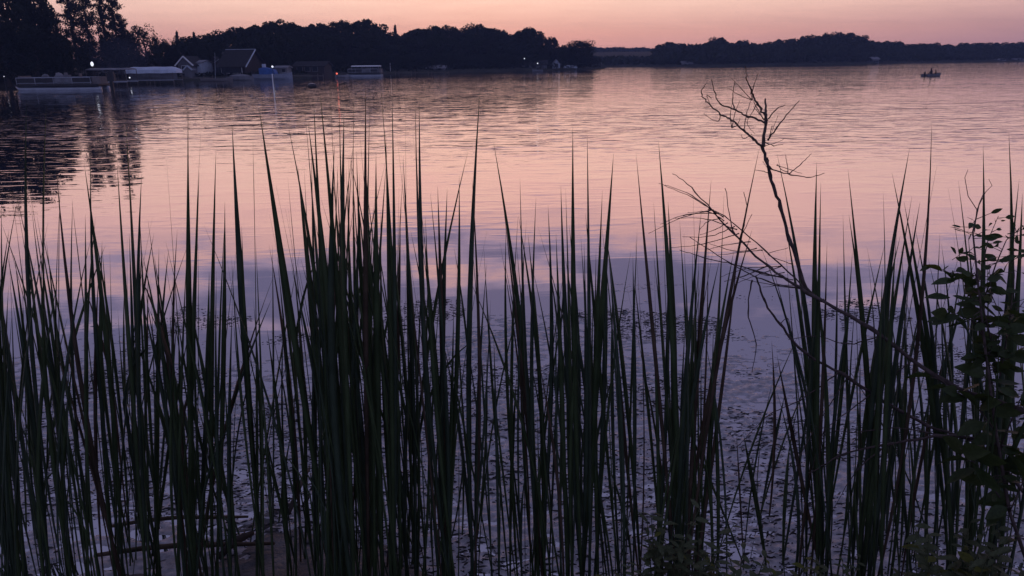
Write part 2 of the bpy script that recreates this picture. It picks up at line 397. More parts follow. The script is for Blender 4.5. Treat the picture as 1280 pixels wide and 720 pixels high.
# ------------------------------------------------------------------ trees
def leaf_cards(cent, size, rng, flat=.0):
    n = len(cent)
    a = rng.normal(size=(n, 3)); a[:, 2] *= (1 - flat); a /= np.linalg.norm(a, axis=1)[:, None]
    b = rng.normal(size=(n, 3)); b -= a * (a * b).sum(1)[:, None]; b /= np.linalg.norm(b, axis=1)[:, None]
    c = np.cross(a, b); s = size * rng.uniform(.55, 1.3, n)[:, None]
    v = np.stack([cent - a * s, cent + b * s * .55 + c * s * .1, cent + a * s, cent - b * s * .55 + c * s * .1], 1).reshape(-1, 3)
    return v, np.arange(n * 4).reshape(-1, 4)
def decid(seed, n=6500, wide=.42, low=.06, leaf=.028, lobes=26, gap=0.0):
    """unit-height broadleaf tree: trunk mesh and crown mesh"""
    r = np.random.default_rng(seed); rr = random.Random(seed)
    tr = MB(); tr.tube([(0, 0, -.03), (.005, 0, .15), (.0, .01, .4), (0, 0, .7)], [.035, .026, .018, .006], 7)
    cs = []
    for k in range(lobes):
        h = low + .10 + (0.80 - low) * (k + .5) / lobes
        prof = math.sin(min(1, (h - low + .05) / (1.02 - low)) ** .8 * PI) ** .55
        a = k * 2.4 + rr.uniform(-.5, .5); rad = wide * prof * rr.uniform(.35, .78)
        c = np.array([rad * math.cos(a), rad * math.sin(a), h]); rl = rr.uniform(.10, .19) * (.6 + .6 * wide)
        cs.append((c, rl))
        if k % 2 == 0: tr.tube([(0, 0, max(.1, h - .2)), (c[0] * .5, c[1] * .5, h - .08), tuple(c)], [.014, .009, .003], 5)
    pts = []
    for c, rl in cs:
        m = int(n / lobes); d = r.normal(size=(m, 3)); d /= np.linalg.norm(d, axis=1)[:, None]
        q = c + d * (rl * r.uniform(.35, 1.06, m) ** .6)[:, None] * np.array([1, 1, .85]); pts.append(q)
    pts = np.concatenate(pts)
    if gap > 0:
        k = (vnoise(pts[:, 0] * 11 + 50, pts[:, 2] * 11 + pts[:, 1] * 7 + 50, seed) > gap); pts = pts[k]
    pts = pts[pts[:, 2] > low * .5]
    zmax = pts[:, 2].max(); pts[:, 2] *= 1 / zmax
    v, q = leaf_cards(pts, leaf, r)
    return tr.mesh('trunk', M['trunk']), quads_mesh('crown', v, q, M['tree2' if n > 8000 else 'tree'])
def conif(seed, n=3600, wide=.16, leaf=.022, sparse=False):
    r = np.random.default_rng(seed); rr = random.Random(seed); tr = MB()
    tr.tube([(0, 0, -.03), (.004, .002, .5), (0, 0, .99)], [.02, .012, .002], 7); pts = []
    nb = 46 if not sparse else 40
    for k in range(nb):
        t = (k + .5) / nb; z = .08 + .9 * t; ln = wide * ((1 - t) ** .75 * (1.0 if not sparse else .85) + .05) * rr.uniform(.65, 1.15)
        if sparse: ln = wide * rr.uniform(.35, 1.0) * (1.0 - .55 * t ** 2)
        a = k * 2.39 + rr.uniform(-.4, .4); dr = -.25 if not sparse else rr.uniform(-.1, .5)
        e = np.array([ln * math.cos(a), ln * math.sin(a), ln * dr]); o = np.array([0, 0, z])
        tr.tube([tuple(o), tuple(o + e * .9)], [.004, .001], 4)
        m = int(n / nb); u = r.uniform(.12, 1.0, m)
        q = o + e * u[:, None] + r.normal(size=(m, 3)) * (.011 + (.014 if not sparse else .012) * (1 - u))[:, None]; pts.append(q)
    pts = np.concatenate(pts); v, q = leaf_cards(pts, leaf, r, .3)
    return tr.mesh('trunk', M['trunk']), quads_mesh('crown', v, q, M['needle'])
PROTO = {
 'round': [decid(1), decid(2, wide=.48), decid(3, wide=.36), decid(4, wide=.45, lobes=28), decid(5, wide=.40)],
 'airy': [decid(6, n=3600, wide=.45, gap=.42, leaf=.02, low=.2), decid(7, n=3600, wide=.36, gap=.40, leaf=.02, low=.15)],
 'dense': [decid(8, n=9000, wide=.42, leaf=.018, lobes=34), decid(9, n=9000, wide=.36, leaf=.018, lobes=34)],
 'cone': [conif(11), conif(12, wide=.19)],
 'wispy': [conif(14, n=7600, wide=.19, leaf=.011, sparse=True), conif(15, n=8000, wide=.2, leaf=.011, sparse=True), conif(16, n=7000, wide=.17, leaf=.011, sparse=True)],
}
def tree(kind, k, x, ytop, d, width_px, zb, label, group=None, name=None, cat='tree'):
    tm, cm = PROTO[kind][k % len(PROTO[kind])]
    b = G(x, d, zb); h = P(x, ytop, d).z - zb
    nat = {'round': .95, 'airy': .95, 'dense': .85, 'cone': .33, 'wispy': .33}[kind]
    wpx = width_px * d / F_PX; sxy = wpx / nat
    t = thing(name or {'round': 'broadleaf_tree', 'airy': 'broadleaf_tree', 'dense': 'broadleaf_tree', 'cone': 'conifer_tree', 'wispy': 'conifer_tree'}[kind], label, cat, b, random.uniform(0, 6.28), group)
    for nm, me in (('trunk', tm), ('crown', cm)):
        o = link(nm, me, t); o.scale = (sxy, sxy, h)
    return t
# back row of the wooded point: the skyline
SKY = [(214, 47), (224, 44), (243, 46), (256, 43), (270, 42), (286, 37), (301, 34), (318, 33), (334, 27), (349, 24), (366, 27), (381, 33), (395, 29), (410, 27),
       (428, 25), (445, 26), (461, 24), (474, 30), (485, 40), (505, 42), (516, 37), (531, 36), (547, 32), (566, 31), (580, 35), (594, 29), (612, 35), (624, 37),
       (638, 42), (650, 36), (664, 34), (679, 45), (690, 46)]
GP = 'trees of the wooded point'
for i, (x, y) in enumerate(SKY):
    o = 26 if x < 640 else 14
    tree('round' if x > 235 else 'airy', i, x + random.uniform(-2, 2), y, shore(x) + o, (random.uniform(42, 60) if x < 668 else 26) if x > 240 else 20, land_z(o) - .2,
         ORD[i] + ' tree from the left in the back row on the skyline of the point', GP)
# middle and front rows
for i, x in enumerate(np.arange(330, 690, 15.5)):
    sk = float(np.interp(x, [a for a, b in SKY], [b for a, b in SKY])); o = 13
    tree('round', i + 2, x, sk + random.uniform(9, 18), shore(x) + o, random.uniform(34, 46), land_z(o) - .2,
         ORD[i] + ' tree from the left in the middle row on the slope of the point', GP)
for i, x in enumerate(np.arange(250, 690, 13.5)):
    o = 9.5 if x < 400 else 6.5
    tree('round', i, x, random.uniform(62, 70), shore(x) + o, random.uniform(18, 27), land_z(o) - .2,
         ORD[i] + ' low dark tree from the left close to the waterline of the point', GP)
for i, (x, yt, w_, l_) in enumerate([(496, 31, 10, 'small pointed conifer standing clear in the dip of the skyline'),
                                     (226, 39, 9, 'small pointed conifer above the roofs near the white gabled boathouse'),
                                     (247, 40, 10, 'thin pointed tree beside the gap above the brown roofed cabin')]):
    tree('cone', i, x, yt, shore(x) + 24, w_, 1.8, l_, GP)
tree('dense', 0, 724, 49.5, shore(723) + 4, 58, .2, 'broad round tree alone at the tip of the wooded point', GP)
tree('round', 3, 703, 56, shore(703) + 5, 20, .5, 'small round tree beside the broad tree at the tip of the point', GP)
# big near trees on the left
LG = 'tall trees at the near shore'
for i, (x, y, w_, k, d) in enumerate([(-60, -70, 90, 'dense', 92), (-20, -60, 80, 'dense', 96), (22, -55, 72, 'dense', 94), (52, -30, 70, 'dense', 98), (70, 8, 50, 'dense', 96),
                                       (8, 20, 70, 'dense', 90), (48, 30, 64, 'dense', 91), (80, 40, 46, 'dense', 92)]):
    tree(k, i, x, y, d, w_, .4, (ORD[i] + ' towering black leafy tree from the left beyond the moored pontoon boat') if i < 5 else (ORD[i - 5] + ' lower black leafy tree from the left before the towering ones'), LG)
for i, (x, y, w_) in enumerate([(98, -40, 40), (116, -30, 32), (137, -46, 32), (151, -24, 30), (160, 22, 22)]):
    tree('wispy', i, x, y, 112 + i, w_, 1, ['wispy conifer next to the black leafy mass, sky between its branches', 'thin wispy conifer, second from the black leafy trees',
         'tall wispy conifer, third from the black leafy trees', 'tall wispy conifer, the outermost of the row against open sky', 'short wispy conifer under the outermost tall one'][i], LG)
for i, (x, y, w_, l_) in enumerate([(112, 52, 40, 'dark bushy tree under the wispy conifers'), (140, 46, 40, 'dark bushy tree behind the smoke and the dark gabled boathouse'),
                                   (165, 36, 44, 'bushy tree under the wispy conifers, beside the airy round tree')]):
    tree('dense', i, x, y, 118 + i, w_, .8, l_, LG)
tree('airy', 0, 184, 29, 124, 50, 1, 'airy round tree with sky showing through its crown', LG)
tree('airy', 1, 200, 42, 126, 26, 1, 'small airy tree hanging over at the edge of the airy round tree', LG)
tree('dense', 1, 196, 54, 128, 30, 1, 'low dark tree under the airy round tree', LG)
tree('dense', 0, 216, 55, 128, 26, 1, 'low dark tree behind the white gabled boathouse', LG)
for i, (x, y) in enumerate([(208, 52), (228, 50), (240, 52), (258, 51), (272, 52)]):
    tree('round', i, x, y, 138, 26, 1.2, ORD[i] + ' low tree from the left in the dip between airy tree and wooded point', GP)
# far right shore: trees that break the skyline, then the mass
FSKY = [(750, 60), (775, 61.5), (800, 62.5), (817, 62), (822, 56), (837, 53), (856, 54.5), (880, 53), (897, 47), (912, 54), (927, 51), (950, 54), (972, 50), (1002, 45.5), (1024, 43), (1044, 40.5),
        (1070, 44), (1096, 52), (1119, 52), (1137, 56), (1164, 54), (1190, 56), (1205, 53.5), (1240, 54), (1280, 53), (1330, 51), (1400, 50)]
def fsky(x): return float(np.interp(x, [a for a, b in FSKY], [b for a, b in FSKY]))
FG = 'trees on the far shore'
for i, (x, y, w_) in enumerate([(824, 55, 13), (837, 52.5, 16), (852, 54, 14), (868, 55, 14), (883, 53, 14), (896, 46, 20), (911, 53.5, 14), (927, 50, 18), (944, 53.5, 15), (958, 52, 13), (972, 48.5, 13),
                                (986, 48.5, 14), (1002, 44.5, 15), (1018, 43, 18), (1032, 41, 16), (1044, 39.5, 17), (1058, 41, 18), (1074, 44, 18), (1090, 50, 16), (1108, 51, 18), (1121, 51, 14), (1137, 55, 16), (1152, 54, 16), (1165, 53, 14),
                                (1182, 55, 15), (1204, 53, 14), (1222, 53.5, 17), (1241, 53, 18), (1260, 52.5, 16), (1276, 52, 16)]):
    l_ = {896: 'flat-topped tree poking above the far shore woods', 1044: 'tree crowning the highest hump of the far shore woods'}.get(x, ORD[i] + ' tree from the left breaking the skyline of the far shore woods')
    tree('round', i, x, y, fshore(x) + 34, w_ * 1.9, 1.0, l_, FG)
def wood(name, label, x0, x1, top, sh, off, nper, size, ybias=0.0):
    pts = []
    for x in np.arange(x0, x1, 2.0):
        d0 = sh(x) + off; b = G(x, d0); zt = P(x, top(x), d0).z
        for j in range(nper):
            dd = d0 + random.uniform(-off * .9, 14); p = G(x + random.uniform(-3, 3), dd)
            k = (dd - sh(x)) / (off + 14); zz = zt * (.35 + .65 * min(1, k * 1.4)) * random.uniform(.86, 1.0) * math.sqrt(random.random())
            pts.append((p.x, p.y, max(.3, zz)))
    v, q = leaf_cards(np.array(pts), size, np.random.default_rng(3))
    return tag(quads_obj(name, v, q, M['tree']), label, 'woods', kind='stuff')
wood('far_woods', 'dark mass of woods along the far shore', 818, 1420, lambda x: fsky(x) + .6, fshore, 24, 70, .75)
# distant hazy ridge seen through the gap
xs = np.linspace(600, 880, 80); ridge_r = []
X = np.zeros((5, 80)); Y = X.copy(); Z = X.copy()
for j, x in enumerate(xs):
    for i, (dd, f_) in enumerate([(430, -.05), (436, .35), (470, .8), (510, .97), (540, .9)]):
        p = G(x, dd); X[i, j], Y[i, j] = p.x, p.y; zt = P(x, 61.5 + .6 * math.sin(x * .21) + .012 * max(0, x - 760), 510).z; Z[i, j] = zt * f_
tag(grid_obj('distant_ridge', X, Y, Z, M['tree2']), 'distant low ridge', 'hill', kind='structure')
pts = []
for x in np.arange(600, 880, 1.0):
    for j in range(26):
        dd = random.uniform(438, 515); zt = P(x, 61 + .6 * math.sin(x * .21) + .012 * max(0, x - 760), 510).z
        zg = zt * float(np.interp(dd, [430, 436, 470, 510, 540], [-.05, .35, .8, .97, .9])); p = G(x + random.uniform(-1, 1), dd)
        pts.append((p.x, p.y, zg + random.uniform(-.6, 1.0)))
    for j in range(14):
        dd = 300 + random.uniform(0, 60) if x > 660 else 0
        if dd: p = G(x, fshore(x) + random.uniform(2, 60)); pts.append((p.x, p.y, random.uniform(.3, 3.2)))
v, q = leaf_cards(np.array(pts), 1.0, np.random.default_rng(8))
tag(quads_obj('distant_woods', v, q, M['tree']), 'hazy woods on the distant ridge', 'woods', kind='stuff')
# shore scrub of the wooded point
pts = []
for x in np.arange(-200, 752, 1.6):
    for j in range(12):
        o = random.uniform(.4, 7) * min(1, (757 - x) / 100 + .1); p = G(x, shore(x) + o); pts.append((p.x, p.y, land_z(o) + random.uniform(0, 1.5) * (1 if x > 400 else .3)))
v, q = leaf_cards(np.array(pts), .28, np.random.default_rng(4))
tag(quads_obj('shore_undergrowth', v, q, M['tree2']), 'dark scrub along the edge of the wooded point', 'undergrowth', kind='stuff')
pts = []
for x in np.arange(258, 740, 2.0):
    for j in range(16):
        o = random.uniform(8, 24) * min(1, (757 - x) / 100 + .1); p = G(x, shore(x) + o); pts.append((p.x, p.y, land_z(o) + random.uniform(0, 5.5) * min(1, (757 - x) / 140 + .2)))
v, q = leaf_cards(np.array(pts), .45, np.random.default_rng(6))
tag(quads_obj('understorey', v, q, M['tree2']), 'dark undergrowth filling the wood on the point', 'undergrowth', kind='stuff')

# ------------------------------------------------------------------ houses by the water
def gable_house(name, label, x0, x1, yeave, ypeak, ybase, d, depth, wallm, roofm, axis='y', over=.35, wins=(), door=None, cat='house', trimm=None, rz=0.0, chimney=None):
    """axis 'y': the gable faces the camera; 'x': the ridge runs across the view"""
    c = G((x0 + x1) / 2, d, 0); zb = P((x0 + x1) / 2, ybase, d).z; ze = P((x0 + x1) / 2, yeave, d).z - zb; zp = P((x0 + x1) / 2, ypeak, d).z - zb
    w = (x1 - x0) * d / F_PX; t = thing(name, label, cat, (c.x, c.y + depth / 2, zb), rz)
    hw, hd = w / 2 - over * .6, depth / 2
    m = MB()
    if axis == 'y':
        m.prism([(-hw, 0, -.6), (hw, 0, -.6), (hw, 0, ze), (0, 0, zp - .12), (-hw, 0, ze)], (0, -hd, 0), (0, hd, 0))
    else:
        m.prism([(0, -hd, -.6), (0, hd, -.6), (0, hd, ze), (0, 0, zp - .12), (0, -hd, ze)], (-hw, 0, 0), (hw, 0, 0))
    m.build('wall', wallm, t)
    r = MB(); sl = (zp - ze) / (hw if axis == 'y' else hd); th = .14
    for s in (-1, 1):
        a = (hw if axis == 'y' else hd) + over; ez = ze - over * sl
        if axis == 'y': r.prism([(0, 0, zp), (s * a, 0, ez), (s * a, 0, ez - th), (0, 0, zp - th)], (0, -hd - over, 0), (0, hd + over, 0))
        else: r.prism([(0, 0, zp), (0, s * a, ez), (0, s * a, ez - th), (0, 0, zp - th)], (-hw - over, 0, 0), (hw + over, 0, 0))
    ro = r.build('roof', roofm, t)
    if trimm:
        b = MB()
        if axis == 'y':
            for s in (-1, 1): b.tube([(0, -hd - over - .03, zp - .05), (s * (hw + over), -hd - over - .03, ze - over * sl - .05)], .13, 4)
        else:
            b.tube([(-hw - over, 0, zp + .02), (hw + over, 0, zp + .02)], .06, 4)
            for s in (1,):
                b.tube([(s * (hw + over + .03), 0, zp - .05), (s * (hw + over + .03), -hd - over, ze - over * sl - .05)], .10, 4)
        b.build('bargeboard', trimm, ro)
    if chimney:
        b = MB(); b.box((chimney * hw, .3, zp + .25), (.5, .5, 1.0)); b.build('chimney', M['rock'], ro)
    for (u, z, ww, wh) in wins:
        f = MB().box((u * hw, -hd - .03, z), (ww + .16, .07, wh + .16)).build('window', M['white'] if trimm else M['grey'], t)
        MB().box((u * hw, -hd - .075, z), (ww, .03, wh)).build('pane', M['glass'], f)
    if door is not None:
        dd = MB().box((door * hw, -hd - .03, .95), (.95, .08, 1.95)).build('door', M['dark'], t)
        MB().box((door * hw + .35, -hd - .1, .95), (.06, .06, .14)).build('handle', M['alu'], dd)
    return t
B = gable_house
B('boathouse', 'small boathouse with white trimmed gable and pale upper wall', 221, 241, 79, 70, 97.5, shore(231) + 1.2, 5, M['grey'], M['roof'], wins=[(0.0, 1.55, 1.0, .55)], trimm=M['white'])
B('shed', 'tiny gabled shed in front of the white trimmed boathouse', 229, 239, 86, 81.5, 97, shore(234) + 0.3, 1.4, M['grey'], M['roofp'], over=.15, cat='shed', trimm=M['pale'])
B('pale_cottage', 'pale blue grey cottage with flat side joined beside the white trimmed boathouse', 238, 251.5, 78, 75, 97.5, shore(244.75) + 2.6, 5, M['pale'], M['roofp'], axis='x', over=.15)
B('lake_cabin', 'large cabin with steep dark roof and pale edge on its gable end', 276, 314, 80, 61.5, 96.5, shore(295) + 2, 5.5, M['brown'], M['roof'], axis='x', over=.5, wins=[(-.6, 1.1, 1.3, .9), (-.1, 1.1, 1.3, .9), (.45, 1.1, 1.3, .9)], trimm=M['pale'], rz=-.25)
B('low_house', 'low brown gabled house between the boathouse and the steep roofed cabin', 252, 283, 84, 70.5, 96.5, shore(267.5) + 7, 6, M['brown'], M['roof'], wins=[(-.5, 1.3, 1, .9), (.4, 1.3, 1, .9)], chimney=.3)
B('boat_garage', 'dark boat garage with broad gable above the canopied boat lift', 152, 192, 81, 70, 98, shore(172) + 5, 7, M['brown'], M['roof'], door=.2, wins=[(-.4, 1.5, 1.4, .8)], trimm=M['wood'])
B('long_house', 'long low house with dark roof running behind the canopied boat lift', 180, 226, 79.5, 72, 98, shore(203) + 13, 7, M['brown'], M['roof'], axis='x', wins=[(-.5, 1.4, 1.1, .8), (.1, 1.4, 1.1, .8), (.6, 1.4, 1.1, .8)])
B('side_garage', 'dark gabled boathouse beyond the outboard motor of the pontoon boat', 116, 156, 82, 73, 98, shore(136) + 5, 6, M['grey'], M['roof'], wins=[(.3, 1.4, 1.2, .9)])
B('lakeside_pavilion', 'low dark pavilion with hipped cap between the pale hull and white booth', 366, 405, 82, 76.5, 94.5, shore(385.5) + 1, 6, M['brown'], M['roof'], axis='x', wins=[(-.6, 1.2, .9, .9), (-.1, 1.2, .9, .9), (.4, 1.2, .9, .9)])
B('dock_shed', 'small flat shed standing behind the long pale boat hull', 342, 358, 84, 82, 92, shore(350) + 1, 3, M['grey'], M['roofp'], axis='x', over=.2, cat='shed', wins=[(.5, .5, .5, .5)])
B('waterside_booth', 'small white booth with dark opening beside the red lamp', 403, 411, 82.5, 80.5, 92.5, shore(407) + 0.4, 1.2, M['white'], M['pale'], axis='x', over=.12, cat='booth', wins=[(0, .9, .5, .7)])
B('tree_cottage', 'pale roofed cottage half hidden under trees midway along the point', 533, 556, 84.5, 81.5, 90, shore(545) + 2.5, 4, M['grey'], M['roofp'], axis='x', wins=[(-.5, .5, .7, .5), (.4, .5, .7, .5)])
B('shore_house', 'low house among trees with a lit lamp above the speedboat', 652, 684, 80, 75, 87.5, shore(670) + 2.8, 5, M['grey'], M['roof'], axis='x', wins=[(-.6, .8, .9, .7), (0, .8, .9, .7), (.6, .8, .9, .7)])
B('white_cottage', 'small white gabled cottage beside the broad tree at the tip', 690, 701, 79, 74, 87, shore(696) + 2.2, 3.5, M['pale'], M['roofp'], wins=[(0, 1.0, .8, .7)])
B('tip_cabin', 'low pale cabin under the broad tree at the tip of the point', 706, 721, 84, 81.5, 87, shore(712) + 1.2, 2, M['grey'], M['pale'], axis='x', over=.2, wins=[(.3, .5, .7, .4)])
for x0, x1, ye, yp, l_ in [(853, 866, 79, 76, 'pale roofed house at the water of the far shore below the flat-topped tree'), (1091, 1100, 73.5, 71, 'small pale house halfway up the far shore woods'),
                           (1250, 1258, 75.2, 73, 'pale house on the far shore below the low end of the woods'), (1271, 1281, 75, 72.5, 'pale house on the far shore at the edge of the picture')]:
    B('far_house', l_, x0, x1, ye, yp, float(np.interp((x0 + x1) / 2, [a for a, b in FS], [b for a, b in FS])) - .5, fshore(x0) - .0 + 1.5, 4, M['grey'], M['roofp'], axis='x', over=.3, wins=[(-.4, .6, .8, .6), (.4, .6, .8, .6)])

# ------------------------------------------------------------------ docks, lifts, boats
def dock(x0, x1, y, depth, label, zt=.42):
    a, b = W(x0, y), W(x1, y); d = (a.y + b.y) / 2; ang = math.atan2(b.y - a.y, b.x - a.x); ln = (b - a).length
    t = thing('dock', label, 'dock', ((a.x + b.x) / 2, d, 0), ang)
    npl = max(4, int(ln / .9)); pm = MB().box((0, 0, 0), (ln / npl - .03, depth, .07)).mesh('plank', M['wood'])
    for i in range(npl): link('plank', pm, t, (-ln / 2 + (i + .5) * ln / npl, 0, zt))
    pl = MB().tube([(0, 0, -1), (0, 0, zt + .35)], .07, 6).mesh('post', M['wood'])
    for i in range(max(2, int(ln / 3))):
        for s in (-1, 1): link('post', pl, t, (-ln / 2 + .2 + i * (ln - .4) / max(1, int(ln / 3) - 1), s * (depth / 2 + .05), 0))
    return t
dock(140, 190, 104.3, 1.2, 'low wooden dock running out below the canopied boat lift')
dock(222, 262, 101.2, 1.6, 'wooden dock at the foot of the white trimmed boathouse')
dock(358, 402, 98.2, 1.2, 'low wooden dock in front of the dark pavilion')
dock(476, 560, 93.0, 1.0, 'long low dock beside the canopied pontoon boat along the point', .3)

def boat_lift(name, label, x0, x1, ytop, ybot, ywat, d, m, legs=True):
    c = G((x0 + x1) / 2, d); w = (x1 - x0) * d / F_PX; zt, zb = P((x0 + x1) / 2, ytop, d).z, P((x0 + x1) / 2, ybot, d).z
    t = thing(name, label, 'boat lift', (c.x, c.y, 0)); hd = 1.5; k = (zt - zb)
    pr = [(0, -hd, zb), (0, -hd * .97, zb + k * .55), (0, -hd * .7, zb + k * .9), (0, 0, zt), (0, hd * .7, zb + k * .9), (0, hd * .97, zb + k * .55), (0, hd, zb)]
    b = MB(); n = 9; rings = []
    for i in range(n):
        u = -1 + 2 * i / (n - 1); sc = 1 - .35 * max(0, abs(u) - .85) / .15
        rings += [(u * w / 2, p[1] * sc, zb + (p[2] - zb) * sc + .02 * math.sin(i * 1.9)) for p in pr]
    q = len(pr)
    b.add(rings, [(i * q + j, i * q + j + 1, (i + 1) * q + j + 1, (i + 1) * q + j) for i in range(n - 1) for j in range(q - 1)] + [tuple(range(q)), tuple(reversed(range((n - 1) * q, n * q)))])
    b.build('canopy', m, t)
    for sx_ in (-.9, 0, .9):
        for s in (-1, 1): MB().tube([(sx_ * w / 2, s * hd * .93, -1), (sx_ * w / 2, s * hd * .93, zb + .06)], .04, 6).build('post', M['wood'], t)
    MB().box((0, -hd * .93, .5), (w * .92, .1, .12)).build('cradle_beam', M['alu'], t); MB().box((0, hd * .93, .5), (w * .92, .1, .12)).build('cradle_beam', M['alu'], t)
    return t
boat_lift('boat_lift', 'long boat lift under a pale blue grey canopy beside the white trimmed boathouse', 160.5, 221.5, 83.5, 91.5, 100, 104, M['canvas'])
boat_lift('boat_lift', 'boat lift with thin grey canopy close behind the pontoon boat', 112, 164, 85, 87.5, 102, 96, M['roofp'])

def hull(t, ln, wd, ht, m, z0=-.12, name='hull', bow=1):
    """boat hull along +x"""
    st = [(-.5, .82, .9), (-.3, .96, .86), (0, 1, .86), (.22, .86, .92), (.38, .52, 1.0), (.47, .2, 1.1), (.5, .03, 1.15)]
    v = []
    for (u, ws, hs) in st:
        x = u * ln * bow; w = wd / 2 * ws; h = ht * hs
        v += [(x, -w, z0 + h), (x, -w * .92, z0 + h * .45), (x, -w * .5, z0), (x, w * .5, z0), (x, w * .92, z0 + h * .45), (x, w, z0 + h), (x, w * .82, z0 + h), (x, w * .7, z0 + h * .35), (x, -w * .7, z0 + h * .35), (x, -w * .82, z0 + h)]
    q = 10; n = len(st)
    f = [(i * q + j, i * q + (j + 1) % q, (i + 1) * q + (j + 1) % q, (i + 1) * q + j) for i in range(n - 1) for j in range(q)] + [tuple(range(q)), tuple(reversed(range((n - 1) * q, n * q)))]
    return MB().add(v, f).build(name, m, t, smooth=False)
def outboard(t, x, s=1.0, tilt=0.0, z=.55):
    o = MB()
    prof = [(0, .0, -.75), (0, .0, 0), (0, 0, .35)]
    o.box((x, 0, z + .42 * s), (.48 * s, .38 * s, .5 * s), 0, .1); o.box((x + .02, 0, z + .72 * s), (.36 * s, .3 * s, .14 * s), 0, .08)
    e = o.build('outboard_motor', M['dark'], t)
    MB().box((x - tilt * .25, 0, z - .15 * s), (.2 * s, .14 * s, .75 * s)).tube([(x - tilt * .35 - .22 * s, 0, z - .5 * s), (x - tilt * .35 + .24 * s, 0, z - .5 * s)], [.02, .07 * s], 6).build('lower_unit', M['dark'], e)
    return e
def pontoon(label, x0, x1, ywat, canopy=None, motor=False, yaw=0.0, rail=M['alu'], ytop=None):
    a = W((x0 + x1) / 2, ywat); d = a.y; ln = (x1 - x0) * d / F_PX; t = thing('pontoon_boat', label, 'boat', (a.x, a.y, 0), yaw); wd = 2.5
    for s in (-1, 1):
        MB().tube([(-ln / 2, s * .85, .16), (-ln / 2 + .5, s * .85, .12), (0, s * .85, .1), (ln / 2 - .9, s * .85, .12), (ln / 2 - .3, s * .85, .24), (ln / 2, s * .85, .42)] if False else
                  [(ln / 2, s * .85, .1), (ln / 2 - .2, s * .85, .1), (0, s * .85, .1), (-ln / 2 + .9, s * .85, .12), (-ln / 2 + .35, s * .85, .22), (-ln / 2, s * .85, .40)],
                  [.22, .3, .31, .31, .24, .04], 10).build('pontoon_tube', M['alu'], t, True)
    MB().box((0, 0, .52), (ln * .97, wd, .17)).build('deck', M['dark'], t)
    zr = 1.27
    for s in (-1, 1):
        r = MB().tube([(-ln * .46, s * wd * .46, zr), (ln * .40, s * wd * .46, zr)], .035, 6).tube([(-ln * .46, s * wd * .46, .72), (ln * .40, s * wd * .46, .72)], .025, 6)
        r = r.build('railing', rail, t)
        for k in range(5): MB().tube([(-ln * .46 + k * ln * .215, s * wd * .46, .6), (-ln * .46 + k * ln * .215, s * wd * .46, zr)], .028, 5).build('upright', rail, r)
        for k in range(4): MB().box((-ln * .46 + (k + .5) * ln * .215, s * wd * .455, 1.0), (ln * .2, .02, .42)).build('fence_panel', M['dark'] if k != 2 else M['grey'], r)
    MB().box((-ln * .40, 0, .92), (ln * .1, 2.0, .62), 0, .15).box((-ln * .43, 0, 1.2), (ln * .03, 2.0, .5), 0, .05).build('bow_seat', M['vinyl'], t)
    MB().box((ln * .445, 0, .95), (ln * .1, 2.1, .7), 0, .22).build('stern_seat', M['vinyl'], t)
    MB().box((ln * .1, -.5, 1.05), (.6, .7, .95), 0, .1).box((ln * .1 - .1, -.5, 1.6), (.06, .6, .3)).build('helm_console', M['grey'], t)
    MB().box((ln * .18, .3, .95), (.55, .55, .3), 0, .12).box((ln * .18 + .26, .3, 1.35), (.12, .5, .6), 0, .05).build('captain_chair', M['vinyl'], t)
    for k, (u, vv, hh) in enumerate([(-.22, .5, .5), (-.06, .6, .62)]): MB().blob((ln * u, vv, 1.15), (.5, .4, hh), 8, 5, .18).build('covered_cushion', M['roofp'] if k else M['grey'], t, True)
    if canopy:
        zc = P((x0 + x1) / 2, ytop, d).z
        c = MB(); pr = [(0, -wd * .46, zc - .12), (0, -wd * .3, zc - .02), (0, 0, zc), (0, wd * .3, zc - .02), (0, wd * .46, zc - .12), (0, wd * .46, zc - .2), (0, -wd * .46, zc - .2)]
        c.prism(pr, (-ln * .36, 0, 0), (ln * .46, 0, 0)); c.build('canopy', canopy, t)
        for u in (-.34, -.05, .2, .44):
            for s in (-1, 1): MB().tube([(ln * u, s * wd * .45, .6), (ln * u, s * wd * .45, zc - .15)], .035, 5).build('canopy_post', M['alu'], t)
    if motor: outboard(t, ln / 2 + .75, 1.55, .2, .55)
    return t
pontoon('grey pontoon boat with railing and a dark outboard motor, moored in the near shade', 29, 130, 112.5, motor=True, yaw=.02)
pontoon('pontoon boat under a long pale flat canopy beyond the red lamp', 436, 477, 95.2, canopy=M['white'], ytop=81.8, rail=M['alu'])
# boat with mast beside the cabin
t = thing('sailing_dinghy', 'low open boat with pale bow and a bare mast near the low brown house', 'boat', W(272, 101.6)); t.rotation_euler.z = -.06
hull(t, 4.6, 1.6, .62, M['vinyl']); MB().tube([(-.5 + .2, 0, .2), (.08, 0, 4.0)], [.05, .03], 6).build('mast', M['alu'], t); MB().tube([(-.2, 0, 2.6), (.55, .1, 3.1)], .025, 5).build('spar', M['alu'], t)
MB().box((-.9, 0, .4), (.3, 1.3, .06)).build('thwart', M['wood'], t); MB().box((.7, 0, .4), (.3, 1.1, .06)).build('thwart', M['wood'], t)
t = thing('motorboat', 'covered dark motorboat moored before the steep roofed cabin', 'boat', W(301, 100.6)); t.rotation_euler.z = .05
hull(t, 3.9, 1.7, .75, M['grey']); MB().blob((-.1, 0, .62), (1.6, .72, .3), 10, 6).build('boat_cover', M['roofp'], t, True); outboard(t, -2.1, .8, 0, .5)
t = thing('motorboat', 'long pale grey motorboat with a blue tarp over its cabin', 'boat', W(342, 99.4)); t.rotation_euler.z = .0
hull(t, 6.0, 2.2, 1.05, M['hull'])
